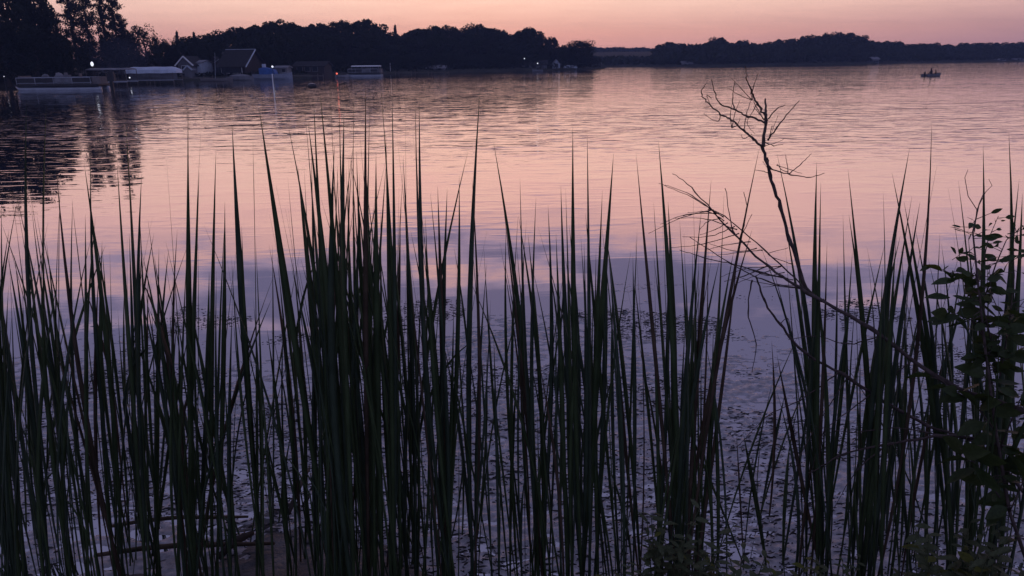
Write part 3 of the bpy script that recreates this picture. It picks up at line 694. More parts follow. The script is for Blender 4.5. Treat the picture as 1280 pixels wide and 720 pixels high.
MB().prism([(-1.9, 0, .8), (.6, 0, .8), (.3, 0, 1.5), (-1.2, 0, 1.85), (-1.9, 0, 1.7)], (0, -.9, 0), (0, .9, 0)).build('blue_tarp', M['blue'], t)
MB().box((-1.3, 0, 2.1), (.5, .6, .5), 0, .06).build('pilot_box', M['pale'], t); MB().tube([(1.2, -.8, .9), (2.6, -.3, 1.15)], .03, 5).build('bow_rail', M['alu'], t); outboard(t, -3.15, .9, 0, .6)
t = thing('speedboat', 'small speedboat with lit lamp on the water off the point', 'boat', W(672, 89.5)); t.rotation_euler.z = PI + .1
hull(t, 2.4, 1.3, .6, M['grey']); MB().prism([(-.2, 0, .45), (.35, 0, .45), (0, 0, .85), (-.1, 0, .85)], (0, -.45, 0), (0, .45, 0)).build('windscreen', M['glass'], t)
outboard(t, -1.25, .6, 0, .4)
t = thing('rowing_boat', 'small dark rowing boat hauled in close to the red lamp', 'boat', W(428, 96.8)); hull(t, 2.2, 1.2, .6, M['roofp']); MB().box((0, 0, .3), (.25, 1.0, .05)).build('thwart', M['wood'], t)
t = thing('motorboat', 'dark covered motorboat cradled inside the long canopied boat lift', 'boat', G(191, 104, .55)); hull(t, 6.0, 2.0, .95, M['grey'], 0); MB().blob((-.3, 0, .85), (2.3, .85, .35), 10, 6).build('boat_cover', M['dark'], t, True)
# mooring buoy / raft, stake
t = thing('mooring_float', 'dark oval mooring float with white band on open water', 'float', W(390.5, 109.3))
MB().blob((0, 0, .12), (.52, .45, .28), 12, 7).build('float_body', M['dark'], t, True); MB().tube([(-.47, 0, .20), (-.3, 0, .34), (0, 0, .405), (.3, 0, .34)], .03, 6).build('rope', M['white'], t)
t = thing('channel_stake', 'thin white stake standing in the water before the pale motorboat', 'stake', W(342.3, 116))
MB().tube([(0, 0, -1), (.02, 0, 1.5)], [.045, .045], 7).build('stake_pole', M['white'], t); MB().box((.02, 0, 1.53), (.12, .12, .05)).build('cap', M['white'], t)
t = thing('flagpole', 'short white flagpole near the canopied pontoon boat', 'pole', G(487.5, shore(487) + 1.2, .4)); MB().tube([(0, 0, 0), (0, 0, 1.7)], [.05, .035], 6).build('pole', M['white'], t); MB().blob((0, 0, 1.73), (.07, .07, .07), 6, 4).build('finial', M['white'], t)
def lamp(x, y, d, r, m, label, zb=.3, tilt=0, rz=1.0):
    p = P(x, y, d); t = thing('lamp_post', label, 'lamp', (p.x, p.y, zb)); h = p.z - zb
    MB().tube([(0, 0, -.5), (0, 0, h - r)], [.05, .035], 6).build('pole', M['dark'], t)
    b = MB().blob((0, 0, h), (r, r, r * rz), 10, 6).build('lamp_globe', m, t, True); b.rotation_euler = (0, tilt, 0)
    MB().box((0, 0, h - r * rz - .03), (r * 1.2, r * 1.2, .06)).build('lamp_base', M['dark'], t)
    return t
lamp(115, 80, 95, .17, M['lampw'], 'bright white dock lamp above the pontoon boat stern', rz=1.6)
lamp(340.5, 83.3, 117.5, .15, M['lampw'], 'small white lamp above the pale boat with blue tarp')
lamp(421, 92, 122, .14, M['lampr'], 'glowing red lamp low on the shore by the white booth')
lamp(655.5, 73.2, shore(655) + 1.5, .14, M['lampw'], 'white lamp high among the trees over the speedboat')
lamp(672, 79.2, shore(672) + .8, .15, M['lampw'], 'white lamp on the shore just above the speedboat')
lamp(162, 97, 101, .09, M['lampw'], 'small white dock lamp at the end of the canopied boat lift')
lamp(5, 95.5, 88, .05, M['lampw'], 'faint small lamp in the shade beside the pontoon boat bow')

# ------------------------------------------------------------------ two people in a boat
bt = thing('fishing_boat', 'small dark fishing boat carrying two people out on the open lake', 'boat', W(1165, 95.6)); bt.rotation_euler.z = .5
hull(bt, 3.1, 1.2, .52, M['grey'], -.14); bt.scale = (1, 1, 1)
for u in (-.65, .25): MB().box((u, 0, .20), (.26, .95, .05)).build('thwart', M['wood'], bt)
outboard(bt, -1.5, .5, 0, .2)
def skin_person(label, loc, rz, jac, rod=False, sc=1.0):
    me = bpy.data.meshes.new('person')
    J = {'pel': (0, 0, .0, .15), 'sp1': (0, .0, .20, .145), 'chest': (.03, 0, .40, .165), 'neck': (.05, 0, .54, .06), 'head': (.07, 0, .63, .085), 'top': (.075, 0, .75, .085)}
    for s, k in ((-1, 'l'), (1, 'r')):
        J['sh' + k] = (.03, s * .17, .46, .07); J['el' + k] = (.10, s * .24, .22, .05); J['wr' + k] = (.32, s * .14, .16, .035); J['hd' + k] = (.40, s * .10, .17, .035)
        J['hip' + k] = (.06, s * .10, -.02, .10); J['kn' + k] = (.42, s * .13, .06, .07); J['an' + k] = (.50, s * .13, -.16, .045); J['ft' + k] = (.62, s * .14, -.18, .035)
    E = [('pel', 'sp1'), ('sp1', 'chest'), ('chest', 'neck'), ('neck', 'head'), ('head', 'top')]
    for k in 'lr': E += [('chest', 'sh' + k), ('sh' + k, 'el' + k), ('el' + k, 'wr' + k), ('wr' + k, 'hd' + k), ('pel', 'hip' + k), ('hip' + k, 'kn' + k), ('kn' + k, 'an' + k), ('an' + k, 'ft' + k)]
    ks = list(J); me.from_pydata([J[k][:3] for k in ks], [(ks.index(a), ks.index(b)) for a, b in E], []); me.update()
    o = link('person', me, None, loc); o.rotation_euler.z = rz; o.scale = (sc,) * 3; me.materials.append(jac)
    md = o.modifiers.new('skin', 'SKIN'); o.modifiers.new('sub', 'SUBSURF').levels = 2; o.modifiers['sub'].render_levels = 2; md.use_smooth_shade = True
    for i, k in enumerate(ks):
        sv = me.skin_vertices[0].data[i]; sv.radius = (J[k][3],) * 2; sv.use_root = (k == 'pel')
    tag(o, label, 'person')
    f = MB().blob((.125, 0, .665), (.055, .062, .085), 10, 7).blob((.182, 0, .655), (.018, .014, .022), 6, 4).build('face', M['skin'], o, True)
    MB().blob((.065, 0, .735), (.115, .105, .095), 10, 6).box((.18, 0, .735), (.11, .13, .018)).build('cap', M['coat'], o, True)
    for s in (-1, 1):
        h = MB().blob((.42, s * .10, .17), (.05, .025, .04), 6, 4)
        for k in range(4): h.tube([(.45, s * .10 - .025 + k * .017, .18), (.49, s * .10 - .025 + k * .017, .175), (.50, s * .10 - .025 + k * .017, .145)], [.009, .009, .007], 5)
        h.tube([(.40, s * .075, .17), (.44, s * .06, .19)], [.010, .008], 5).build('hand', M['skin'], o, True)
    return o
ct, st_ = math.cos(.5), math.sin(.5); bl = bt.location
skin_person('person in dark jacket and cap sitting tall amidships in the fishing boat', (bl.x - .12, bl.y, .27), .5 + PI * .5, M['coat'], sc=.9)
skin_person('smaller person in brown jacket sitting low towards the end of the fishing boat', (bl.x + .58, bl.y + .28, .24), .5 + PI * .6, M['coat2'], sc=.66)

# ------------------------------------------------------------------ cattails
def blade(mb, Bp, Tp, w, bow, face, twist, th=.0022, n=13, droop=0.0):
    Bp, Tp = Vector(Bp), Vector(Tp); C_ = (Bp + Tp) / 2 + Vector(bow); v = []
    for i in range(n):
        t = i / (n - 1)
        p = Bp * (1 - t) ** 2 + C_ * 2 * t * (1 - t) + Tp * t * t
        if droop and t > .58:
            u = (t - .58) / .42; p = p + Vector((droop * u * .5, 0, -abs(droop) * u * u * 1.2))
        tg = ((C_ - Bp) * (1 - t) + (Tp - C_) * t).normalized()
        a = face + twist * t
        s = Vector((math.cos(a), math.sin(a), 0)); s = (s - tg * s.dot(tg)).normalized(); nn = tg.cross(s)
        pw = (.46 + .54 * min(1, t / .55)) * (1 if t < .70 else max(0.02, 1 - ((t - .70) / .30) ** 1.2))
        hw = w / 2 * pw; k = th * (1.6 - 1.2 * t) * max(.25, pw)
        v += [p - s * hw, p - nn * k + s * 0, p + s * hw, p + nn * k]
    f = [(i * 4 + j, i * 4 + (j + 1) % 4, (i + 1) * 4 + (j + 1) % 4, (i + 1) * 4 + j) for i in range(n - 1) for j in range(4)] + [(3, 2, 1, 0), ((n - 1) * 4, (n - 1) * 4 + 1, (n - 1) * 4 + 2, (n - 1) * 4 + 3)]
    return mb.add(v, f)
def cattail(bxp, Y, tips, label, group, mt=None, pw=None):
    """bxp: base pixel column, tips: (x, y, width px) of each leaf"""
    bp = P(bxp, 700, Y); gz = float(np.interp(Y, [2.3, 2.75, 3.2, 4.2], [.25, .06, -.03, -.06])); bp.z = gz
    t = thing('cattail', label, 'cattail', bp, 0, group)
    for k, (x, y, w) in enumerate(tips):
        Yt = Y + random.uniform(-.22, .30); tip = P(x, y, Yt); tip.z = max(tip.z, gz + .4); slant = (tip - CAM).length
        b0 = Vector((random.uniform(-.045, .045), random.uniform(-.035, .035), -.06)); tl = tip - bp
        bow = Vector((random.uniform(-.09, .09), random.uniform(-.08, .08), 0)); 
        bow += Vector((-tl.x * .22, 0, .0))                         # leaves rise steeply first, then lean out
        m = MB(); blade(m, b0, tl, w * .66 * slant / F_PX, bow, random.uniform(-.7, .7), random.uniform(-1.6, 1.6), droop=(random.choice((-1, 1)) * random.uniform(.1, .45) if k > 2 and random.random() < .10 else 0))
        m.build('leaf', mt or random.choice((M['reed'],) * 9 + (M['reed2'],) * 5 + (M['dryreed'],)), t, True)
    return t
# leaves that stand out in the photograph: base column, depth, [(tip x, tip y, width)], label
TR = [
 (62, 2.75, [(33, 132, 7), (58, 136, 8), (20, 250, 9), (75, 236, 8)], 'cattail with two faint tips against the black tree reflection'),
 (140, 2.8, [(105, 211, 7), (113, 204, 6), (70, 215, 7), (90, 260, 9)], 'cattail with two tips crossing before the edge of the tree reflection'),
 (168, 2.7, [(157, 157, 8), (146, 207, 9), (159, 184, 6), (177, 225, 8)], 'cattail with a tall thin tip crossed by another near the top'),
 (228, 2.75, [(235, 143, 7), (235, 172, 10), (208, 207, 6), (222, 196, 10), (249, 223, 9)], 'cattail with paired tall tips close together above the second stand'),
 (262, 2.85, [(251, 176, 9), (270, 194, 8), (281, 260, 8)], 'cattail with two upright tips beside the paired tall ones'),
 (322, 2.9, [(290, 163, 11), (316, 178, 11), (302, 290, 7)], 'cattail with two broad straight blades in the open gap before the dense stand'),
 (420, 2.75, [(324, 144, 12), (360, 163, 9), (345, 240, 9), (372, 215, 12)], 'cattail with a long blade leaning far out of the dense stand'),
 (425, 2.7, [(379, 120, 11), (392, 132, 9), (385, 160, 12), (400, 124, 10)], 'cattail at the outer side of the tallest tips in the dense stand'),
 (450, 2.65, [(412, 105, 9), (430, 150, 12), (424, 140, 11), (418, 190, 13)], 'cattail carrying one of the highest tips in the dense stand'),
 (468, 2.8, [(442, 132, 10), (457, 116, 9), (463, 120, 10), (450, 180, 13)], 'cattail with a bundle of high tips in the middle of the dense stand'),
 (484, 2.7, [(476, 112, 9), (490, 122, 7), (482, 172, 13), (470, 200, 12)], 'cattail at the inner side of the highest bundle in the dense stand'),
 (520, 2.85, [(507, 130, 8), (496, 176, 10), (504, 207, 8)], 'cattail with a slim tip leaning over beside the dense stand'),
 (563, 2.8, [(519, 130, 9), (524, 134, 9), (516, 176, 7), (538, 250, 11)], 'cattail with two joined tips bending back toward the dense stand'),
 (556, 2.95, [(574, 227, 8), (559, 244, 9), (547, 240, 9), (530, 300, 11)], 'cattail with short upright tips between the dense stand and the lone blade'),
 (583, 2.85, [(600, 120, 12), (590, 230, 6)], 'tall lone broad cattail blade rising clear of the stands'),
 (680, 2.95, [(617, 186, 8), (630, 273, 8), (650, 230, 9)], 'cattail with a long blade leaning away into the open water'),
 (672, 3.0, [(648, 277, 7), (670, 254, 9), (685, 264, 8), (660, 300, 8)], 'cattail with four even tips of middle height'),
 (722, 2.8, [(716, 166, 10), (701, 240, 9), (707, 244, 8), (695, 300, 9)], 'cattail with a straight tall blade, first of the tall pair'),
 (740, 2.8, [(734, 171, 10), (753, 246, 9), (745, 320, 9)], 'cattail with a straight tall blade, second of the tall pair'),
 (735, 2.9, [(767, 200, 12), (758, 293, 9), (730, 310, 9)], 'cattail with a broad blade leaning outward beyond the tall pair'),
 (800, 3.0, [(791, 328, 7), (794, 310, 7), (757, 296, 8), (762, 340, 7)], 'short cattail with crossing tips in the gap'),
 (848, 2.8, [(795, 199, 8), (823, 183, 10), (835, 260, 11), (817, 260, 8)], 'cattail with two long tips leaning out over the gap'),
 (862, 2.75, [(866, 241, 9), (877, 270, 8), (889, 232, 8), (905, 250, 9), (855, 300, 12)], 'cattail with a fan of tips beside the bare shrub'),
 (858, 2.7, [(950, 189, 9), (925, 300, 8), (900, 330, 8)], 'cattail with one blade leaning far over under the bare twigs'),
 (1042, 2.9, [(971, 199, 9), (980, 280, 8), (1000, 330, 8)], 'cattail whose blade runs along the upright dead stem'),
 (1040, 2.85, [(1021, 210, 9), (1026, 235, 8), (1018, 330, 9)], 'cattail with a straight narrow pair of tips beyond the dead stem'),
 (1105, 2.9, [(1060, 219, 7), (1061, 276, 9), (1085, 330, 9)], 'cattail with two parallel tips leaning back over the bare branch'),
 (1086, 2.75, [(1137, 193, 9), (1104, 248, 6), (1140, 253, 7), (1118, 290, 11)], 'cattail with a long blade leaning towards the leafy bush'),
 (1100, 2.8, [(1165, 157, 10), (1150, 260, 10), (1171, 216, 7)], 'cattail with the highest tip near the leafy bush'),
 (1195, 2.85, [(1115, 224, 8), (1130, 260, 8), (1175, 300, 8), (1160, 330, 9)], 'cattail with blades leaning back across its neighbours before the leafy bush'),
 (1215, 2.95, [(1185, 243, 7), (1198, 234, 8), (1229, 189, 7), (1210, 300, 9)], 'cattail standing right behind the leafy bush'),
 (1243, 2.9, [(1261, 173, 9), (1262, 282, 8), (1274, 232, 7), (1278, 250, 9)], 'cattail with tall tips beyond the leafy bush at the picture edge'),
]
for bxp, Yd, tips, lab in TR: cattail(bxp, Yd, [(x, y - 8, w * 1.12) for x, y, w in tips], lab, 'cattails')
ZN = [  # x0, x1, plants, leaves, tip y range, lean mean, label
 (-30, 112, 17, 4, 235, 420, -28, 'lesser cattail in the crowded stand under the tree reflection'),
 (140, 262, 14, 4, 255, 430, -22, 'lesser cattail under the paired tall tips'),
 (268, 372, 8, 3, 300, 500, -12, 'cattail of the thin stand beside the muddy patch'),
 (384, 516, 20, 5, 180, 400, -18, 'lesser cattail in the wall of the dense tall stand'),
 (520, 604, 7, 3, 270, 450, -8, 'lesser cattail around the tall lone blade'),
 (622, 790, 12, 4, 265, 470, -8, 'lesser cattail around the tall straight pair'),
 (818, 884, 8, 4, 260, 420, 6, 'lesser cattail of the narrow dark stand'),
 (890, 1000, 5, 3, 420, 640, 10, 'short cattail in the open weed water'),
 (1008, 1058, 5, 3, 300, 470, -6, 'lesser cattail of the slim stand under the branch'),
 (1066, 1140, 7, 4, 265, 440, 10, 'lesser cattail between bare branch and leafy bush'),
 (1150, 1300, 11, 4, 275, 460, 4, 'cattail mixed into the leafy bush'),
]
for x0, x1, npl, nl, y0, y1, lean, lab in ZN:
    for k in range(npl):
        b = x0 + (k + random.uniform(.1, .9)) * (x1 - x0) / npl; Yd = random.uniform(2.55, 3.15) if random.random() < .7 else random.uniform(3.15, 3.7)
        tips = []
        for j in range(nl + random.choice((-1, 0, 1))):
            y = y0 + (y1 - y0) * random.random() ** 1.2
            tips.append((b + lean + random.gauss(0, 36) * (1.9 if random.random() < .2 else 1), y, random.uniform(3.5, 8.5)))
        for j in range(1): tips.append((b + lean * .4 + random.gauss(0, 22), random.uniform(430, 600), random.uniform(3, 6)))
        cattail(b, Yd, tips, lab + ', ' + ORD[k] + ' from the left', 'cattails')
# dry broken reeds and a driftwood stick on the mud
for i, (x0, y0, x1, y1, r, l_) in enumerate([(140, 668, 312, 660, .011, 'pale dry reed stalk lying level across the mud'), (120, 705, 345, 694, .013, 'dry reed stalk lying low on the mud at the bottom'),
                                          (275, 708, 318, 680, .020, 'short driftwood stick slanting on the mud'), (362, 652, 388, 598, .014, 'pale stick leaning up on the mud beside the dense stand'),
                                          (650, 402, 800, 345, .004, 'thin broken stalk')][:4]):
    a, b = W(x0, y0), W(x1, y1); a.z = .05; b.z = .07; mid = (a + b) / 2 + Vector((0, .01, .02))
    m = MB().tube([a, a.lerp(mid, .5) + Vector((0, .006, .004)), mid, mid.lerp(b, .5) + Vector((0, -.008, .003)), b], [r * .8, r, r * 1.05, r * .95, r * .6], 7)
    o = m.build('driftwood' if i > 1 else 'fallen_reed', M['dryreed'] if i < 2 else M['bark'], None, True); tag(o, l_, 'stick')

# ------------------------------------------------------------------ bare shrub at the right
def zp(p): return (860 + p[0] / 2.571, 80 + p[1] / 2.571)
sh = thing('bare_shrub', 'leafless shrub with fine forked twigs reaching over the water from the bank', 'shrub', (2.35, 2.35, .25))
def branch(pts, r0, r1, Y0, Y1, name='twig', parent=None, sub=6):
    pts = [P(x, y, Y0 + (Y1 - Y0) * i / max(1, len(pts) - 1)) for i, (x, y) in enumerate(pts)]
    out = []
    for i in range(len(pts) - 1):                       # catmull-rom with a little kink
        p0, p1, p2, p3 = pts[max(0, i - 1)], pts[i], pts[i + 1], pts[min(len(pts) - 1, i + 2)]
        for k in range(sub):
            t = k / sub; out.append(.5 * ((2 * p1) + (p2 - p0) * t + (2 * p0 - 5 * p1 + 4 * p2 - p3) * t * t + (3 * p1 - p0 - 3 * p2 + p3) * t ** 3))
    out.append(pts[-1]); n = len(out)
    out = [p + Vector((random.gauss(0, 1), random.gauss(0, 1), random.gauss(0, 1))) * min(.002, r0 * .4) for p in out]
    loc = Vector(sh.location); rad = [r0 + (r1 - r0) * i / (n - 1) for i in range(n)]
    rad = [q * (1.3 if i % sub == 0 else random.uniform(.86, 1.1)) for i, q in enumerate(rad)]
    o = MB().tube([p - loc for p in out], rad, 6).build(name, M['twig'], parent or sh, True)
    return o
main = branch([(1330, 545), (1275, 512), (1182, 478), (1090, 412), (1010, 366), (962, 334), (915, 290), (870, 240), (842, 217)], 0.0115, .0010, 2.45, 3.05, 'branch')
stem = branch([(1030, 376), (1008, 360), (988, 300), (975, 258), (963, 220), (953, 183)], .0075, .0055, 2.86, 2.9, 'branch')
Z1 = [  # twigs of the upright stem, traced
 ([(953, 183), zp((250, 190)), zp((250, 150)), zp((250, 110))], .0058, .0022), ([zp((250, 168)), zp((225, 130)), zp((205, 92)), zp((190, 50)), zp((185, 10))], .0042, .0012),
 ([(953, 183), zp((210, 240)), zp((180, 215)), zp((140, 180)), zp((105, 160)), zp((60, 118)), zp((44, 95)), zp((56, 66))], .0046, .0012),
 ([zp((250, 190)), zp((195, 168)), zp((150, 146)), zp((105, 128)), zp((85, 90)), zp((74, 50))], .0036, .0010),
 ([zp((150, 146)), zp((142, 112)), zp((150, 60))], .0022, .0008), ([zp((105, 160)), zp((95, 185)), zp((50, 160))], .0018, .0007), ([zp((180, 215)), zp((188, 160)), zp((206, 108))], .0018, .0007),
 ([zp((253, 182)), zp((280, 150)), zp((312, 131))], .0028, .0009), ([zp((256, 245)), zp((285, 205)), zp((320, 160)), zp((358, 118))], .003, .0009), ([zp((248, 252)), zp((275, 262)), zp((304, 258))], .002, .0008),
 ([zp((205, 225)), zp((180, 240)), zp((172, 228))], .0015, .0007), ([zp((255, 300)), zp((268, 335)), zp((330, 355)), zp((390, 364)), zp((440, 352))], .0032, .0008),
 ([zp((325, 353)), zp((365, 320)), zp((396, 288))], .002, .0007), ([zp((322, 352)), zp((318, 320)), zp((314, 292))], .0016, .0007), ([zp((262, 352)), zp((240, 345)), zp((216, 340))], .0016, .0007),
 ([zp((270, 200)), zp((262, 235)), zp((290, 165))], .0014, .0006), ([zp((285, 325)), zp((330, 340)), zp((365, 352))], .0014, .0006), ([zp((75, 110)), zp((60, 100)), zp((72, 135)), zp((52, 140))], .0014, .0006),
 ([zp((225, 120)), zp((210, 150)), zp((190, 190)), zp((215, 225))], .0014, .0006)]
for pts, a, b in Z1: branch(pts, a * 1.1, b * 1.2, 2.9, 2.9 + random.uniform(-.12, .12), 'twig', stem)
Z2 = [  # twigs of the long arching branch
 ([(985, 348), (950, 340), (915, 330), (880, 322), (850, 312)], .0026, .0008), ([(960, 332), (930, 345), (905, 352)], .002, .0008), ([(930, 304), (915, 285), (907, 235)], .0022, .0008),
 ([(925, 298), (933, 262), (930, 240)], .0018, .0007), ([(925, 298), (940, 268)], .0014, .0006), ([(1000, 360), (960, 352), (915, 330), (862, 296)], .0024, .0008), ([(1008, 362), (955, 312), (905, 270), (885, 262)], .0024, .0008),
 ([(990, 330), (960, 318), (985, 310)], .0013, .0006), ([(945, 345), (955, 375), (975, 405), (1005, 440), (1060, 472), (1110, 505), (1160, 532)], .0022, .0055),
 ([(940, 350), (935, 390), (945, 430), (940, 465)], .0022, .0008), ([(975, 405), (985, 398), (990, 420)], .0014, .0006), ([(1050, 465), (1000, 500), (960, 520), (920, 560)], .0022, .0007),
 ([(1060, 470), (1005, 560), (990, 600)], .0016, .0006), ([(1100, 420), (1060, 430), (1020, 420), (985, 425)], .002, .0007), ([(1140, 450), (1080, 500), (1030, 540), (1015, 590)], .002, .0007)]
for pts, a, b in Z2: branch(pts, a * 1.35, b * 1.5, 2.85, 2.85 + random.uniform(-.1, .15), 'twig', main)
for k in range(20):                                     # a spray of fine side twigs
    u = random.uniform(0, 1); x0, y0 = 1015 - 130 * u + random.uniform(-4, 4), 368 - 112 * u; ln = random.uniform(30, 95); an = random.uniform(2.5, 3.9)
    x1, y1 = x0 + ln * math.cos(an), y0 - ln * math.sin(an) * .8 - 6
    branch([(x0, y0), ((x0 + x1) / 2 + random.uniform(-6, 6), (y0 + y1) / 2 + random.uniform(-7, 7)), (x1, y1)], .0022, .0008, 2.9, 2.9 + random.uniform(-.15, .15), 'twig', main)
for k in range(14):
    x0, y0 = random.choice([(953, 183), (932, 160), (905, 145), (955, 150), (985, 215), (940, 125), (965, 222), (915, 160)]); ln = random.uniform(14, 40); an = random.uniform(.3, 2.9)
    x1, y1 = x0 + ln * math.cos(an), y0 - ln * math.sin(an)
    branch([(x0, y0), ((x0 + x1) / 2 + random.uniform(-3, 3), (y0 + y1) / 2 + random.uniform(-3, 3)), (x1, y1)], .0016, .0007, 2.9, 2.9 + random.uniform(-.08, .08), 'twig', stem, 3)
low = branch([(1340, 610), (1285, 572), (1235, 552), (1180, 545), (1110, 555), (1050, 570), (1012, 592)], .011, .002, 2.45, 2.8, 'branch')
branch([(1180, 545), (1120, 535), (1060, 540), (1010, 530)], .003, .0008, 2.65, 2.8, 'twig', low); branch([(1110, 555), (1070, 590), (1040, 640)], .003, .0008, 2.7, 2.75, 'twig', low)
lowb = branch([(1300, 640), (1230, 560), (1160, 532), (1110, 505)], .008, .004, 2.55, 2.75, 'branch')

# ------------------------------------------------------------------ leafy bush at the right
def leaf_mesh(name, m, w=.5, fold=.18, curl=.15):
    mb = MB(); st = [(0, .02), (.12, .5), (.32, .95), (.55, 1), (.78, .62), (.93, .22), (1.0, .01)]; v = []
    for (t, p) in st:
        z = -curl * t * t; v += [(-w / 2 * p, t, z + fold * p * w / 2), (0, t, z), (w / 2 * p, t, z + fold * p * w / 2)]
    f = []
    for i in range(len(st) - 1):
        for j in range(2): f.append((i * 3 + j, i * 3 + j + 1, i * 3 + 4 + j, i * 3 + 3 + j))
    return mb.add(v, f).mesh(name, m, True)
LM = [leaf_mesh('leaf', M['leaf'], .48), leaf_mesh('leaf', M['leaf'], .55, .4, .3), leaf_mesh('leaf', M['leaf'], .40, .15, -.12)]; LY = leaf_mesh('leaf', M['leafy'], .58)
def put_leaf(parent, loc, me, size, dirv, roll):
    o = link('leaf', me, parent, loc); q = Vector(dirv).normalized().to_track_quat('Y', 'Z') @ Quaternion((0, 1, 0), roll)
    o.rotation_mode = 'QUATERNION'; o.rotation_quaternion = q; o.scale = (size,) * 3; return o
bush = thing('leafy_bush', 'leafy bush with dark oval leaves at the picture edge in front of cattails', 'bush', (1.95, 2.3, .25)); bl_ = Vector(bush.location)
def bstem(pts, r0, r1, Y0, Y1, nl, size, spread=.05, tipleaf=True):
    nl = int(nl * 1.35); size *= 1.5; spread *= .8
    wp = [P(x, y, Y0 + (Y1 - Y0) * i / (len(pts) - 1)) - bl_ for i, (x, y) in enumerate(pts)]
    n = len(wp); o = MB().tube(wp, [r0 + (r1 - r0) * i / (n - 1) for i in range(n)], 6).build('stem', M['twig'], bush, True)
    for k in range(nl):
        u = random.random() ** .8 * (n - 1) * (.78 if n > 6 else 1); i = min(n - 2, int(u)); p = wp[i].lerp(wp[i + 1], u - i)
        a = random.uniform(0, 2 * PI); d = Vector((math.cos(a), .5 * math.sin(a), random.uniform(-.5, .5)))
        p2 = p + d.normalized() * random.uniform(.0, spread)
        if (p2 - p).length > .015: MB().tube([p, p2], [.0016, .001], 4).build('stalk', M['twig'], o)
        hs = float(np.interp((p2 + bl_).z, [1.0, 1.45, 1.8], [1.1, .9, .5])); put_leaf(bush, p2, random.choice(LM), hs * size * random.uniform(.55, 1.2), d, random.uniform(-1.7, 1.7))
BS = [([(1290, 720), (1262, 640), (1245, 540), (1232, 440), (1222, 350), (1216, 290), (1224, 255), (1230, 240)], .007, .001, 2.4, 2.6, 34, .062, .06),
      ([(1240, 480), (1225, 400), (1205, 350), (1180, 338), (1160, 332)], .004, .001, 2.55, 2.6, 12, .062, .03), ([(1235, 430), (1215, 400), (1190, 392), (1172, 398)], .003, .001, 2.55, 2.55, 9, .07, .03),
      ([(1228, 380), (1245, 330), (1258, 300), (1276, 285)], .003, .001, 2.58, 2.62, 16, .05, .04), ([(1235, 440), (1262, 400), (1285, 370)], .003, .001, 2.56, 2.6, 14, .058, .04),
      ([(1245, 540), (1215, 500), (1195, 490), (1170, 470)], .003, .001, 2.5, 2.5, 12, .068, .04), ([(1250, 560), (1275, 500), (1300, 460)], .003, .001, 2.5, 2.5, 14, .066, .05),
      ([(1262, 640), (1235, 600), (1215, 575), (1200, 560)], .003, .001, 2.45, 2.45, 10, .066, .04), ([(1262, 640), (1280, 600), (1300, 570)], .003, .001, 2.42, 2.42, 12, .068, .05),
      ([(1225, 350), (1235, 300), (1248, 270)], .002, .001, 2.6, 2.65, 10, .036, .03), ([(1232, 440), (1250, 450), (1270, 440)], .003, .001, 2.5, 2.5, 12, .06, .05), ([(1225, 330), (1205, 315), (1190, 325)], .002, .001, 2.55, 2.6, 7, .042, .02),
      ([(1250, 470), (1262, 400), (1268, 345), (1266, 310)], .003, .001, 2.5, 2.55, 20, .055, .06), ([(1240, 430), (1228, 380), (1218, 340)], .003, .001, 2.5, 2.52, 14, .058, .06), ([(1262, 420), (1240, 370), (1236, 330)], .002, .001, 2.5, 2.55, 14, .055, .06)]
for a in BS: bstem(*a)
p = P(1156, 331, 2.58) - bl_; put_leaf(bush, p, LY, .075, (1, .2, -.25), -.4)
for (x, y, s, dx_, dz_) in [(1195, 350, .08, -1, -.1), (1200, 395, .1, -1, -.25), (1188, 372, .085, -1, .1), (1240, 345, .07, .4, -.9)]: put_leaf(bush, P(x, y, 2.52) - bl_, LM[0], s, (dx_, .1, dz_), random.uniform(-.5, .5))
MB().tube([P(x, y, 2.62) - bl_ for x, y in [(1218, 290), (1221, 262), (1210, 245), (1206, 222), (1210, 212)]], [.0018, .0016, .0014, .0011, .0008], 5).build('tendril', M['twig'], bush, True)
MB().tube([P(x, y, 2.62) - bl_ for x, y in [(1221, 262), (1232, 240), (1240, 232), (1236, 224)]], [.0014, .0012, .001, .0008], 5).build('tendril', M['twig'], bush, True)

# ------------------------------------------------------------------ low herbs on the bank
HL = [leaf_mesh('leaf', M['herb'], .42, .2, .3), leaf_mesh('leaf', M['herb'], .34, .2, .1)]; HD = leaf_mesh('leaf', M['leafy'], .5, .2, .2)
def herb(x, ytop, Y, spread_px, nst, nlf, size, label, yel=.06):
    zb = float(np.interp(Y, [0, 1.6, 2.3, 2.75, 3.2], [.75, .55, .30, .08, -.04])); b = P(x, 700, Y); b.z = zb
    t = thing('bank_herb', label, 'plant', b, 0, 'low plants on the bank')
    for s in range(nst):
        tip = P(x + random.gauss(0, spread_px * .5), ytop + random.uniform(0, 75), Y + random.uniform(-.15, .15)) - b; root = Vector((random.uniform(-.06, .06), random.uniform(-.05, .05), -.03))
        mid = root.lerp(tip, .5) + Vector((random.uniform(-.03, .03), 0, .05))
        st = MB().tube([root, mid, tip], [.004, .003, .0012], 5).build('stem', M['herb'], t, True)
        for k in range(nlf):
            u = .25 + .75 * (k + random.random()) / nlf; p = root.lerp(mid, u * 2) if u < .5 else mid.lerp(tip, u * 2 - 1); a = k * 2.4 + random.uniform(-.4, .4)
            put_leaf(t, p, HD if random.random() < yel else random.choice(HL), size * random.uniform(.6, 1.2) * (1.25 - .6 * u), (math.cos(a), math.sin(a), random.uniform(-.2, .6)), random.uniform(-.5, .5))
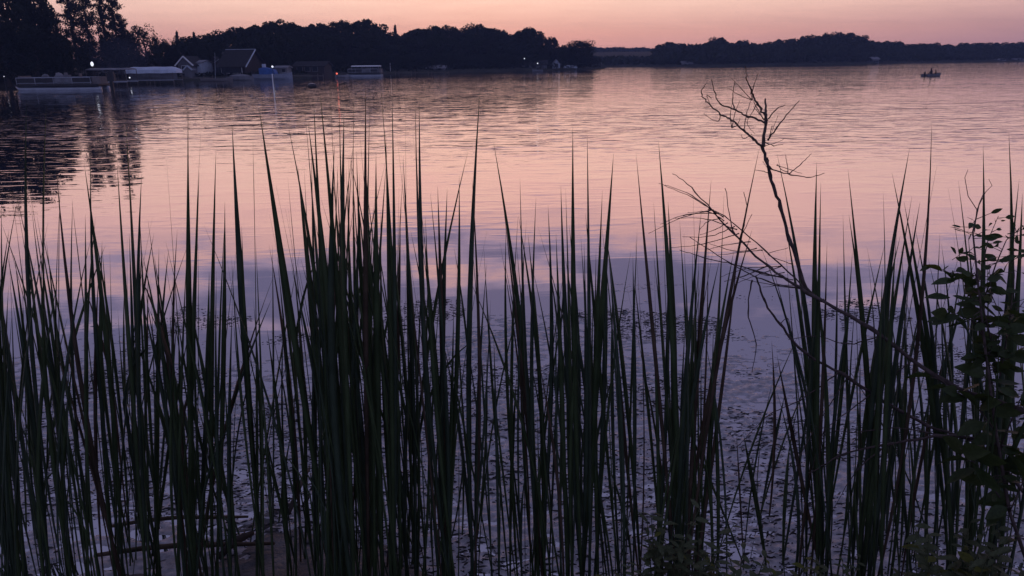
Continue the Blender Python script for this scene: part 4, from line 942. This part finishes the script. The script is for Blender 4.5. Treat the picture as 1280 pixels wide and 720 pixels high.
for (x, yt, Y_, sp, ns, nf, sz, l_) in [(838, 628, 2.5, 60, 5, 12, .075, 'pale grey green herb standing highest on the bank under the narrow dark stand'), (885, 655, 2.45, 60, 5, 11, .075, 'leafy herb beside the highest one on the bank'),
        (930, 678, 2.4, 50, 4, 9, .07, 'low herb on the bank below the open weed water'), (1005, 688, 2.42, 50, 4, 9, .06, 'low herb with yellowish leaves under the slim stand'), (1060, 700, 2.42, 50, 3, 9, .06, 'lowest herb at the bottom edge under the bare branch'),
        (1140, 672, 2.45, 70, 5, 10, .08, 'dark broad herb at the foot of the stand before the leafy bush'), (1195, 655, 2.42, 70, 5, 11, .085, 'dark herb with yellowish leaves at the foot of the leafy bush'), (1255, 650, 2.4, 60, 5, 11, .085, 'dark herb in the bottom corner under the leafy bush'),
        (780, 690, 2.45, 40, 3, 8, .06, 'small herb at the bottom edge beside the tall straight pair')]:
    herb(x, yt - 8, Y_, sp, ns + 3, nf + 3, sz, l_, .25 if 'yellow' in l_ else .03)
# grass litter on the bank
pts = []; V_ = []; 
for k in range(900):
    x = random.uniform(-2.6, 2.7); y = random.uniform(2.2, 3.0); z = float(np.interp(y, [1.6, 2.3, 2.75, 3.2], [.55, .30, .08, -.04])); h = random.uniform(.04, .16); a = random.uniform(0, 6.28); l = random.uniform(.02, .10)
    V_ += [(x - .003, y, z - .02), (x + .003, y, z - .02), (x + l * math.cos(a), y + l * math.sin(a), z + h)]
tag(quads_obj('bank_grass', np.array(V_), np.arange(len(V_)).reshape(-1, 3), M['herb']), 'short dark grass along the bank', 'grass', kind='stuff')

# ------------------------------------------------------------------ smoke drifting before the trees, and the evening haze
def volume(name, mb, dens, col, label, aniso=.0, noise=False):
    m = bpy.data.materials.new(name); m.use_nodes = True; t = m.node_tree; t.nodes.clear()
    pv = t.nodes.new('ShaderNodeVolumePrincipled'); pv.inputs['Color'].default_value = (*col, 1); pv.inputs['Density'].default_value = dens; pv.inputs['Anisotropy'].default_value = aniso
    o = t.nodes.new('ShaderNodeOutputMaterial'); t.links.new(pv.outputs[0], o.inputs['Volume'])
    ob = mb.build(name, m); return tag(ob, label, name, kind='stuff')
volume('haze', MB().box((0, 270, 12.8), (1400, 600, 27.6)), .0007, (.44, .58, 1.0), 'thin blue evening haze over the lake')
volume('smoke', MB().blob((G(150, 112).x, 112, 3.6), (4.2, 2.4, 2.6), 24, 14), .016, (.5, .62, 1.0), 'thin blue smoke hanging before the trees by the dark boathouses')
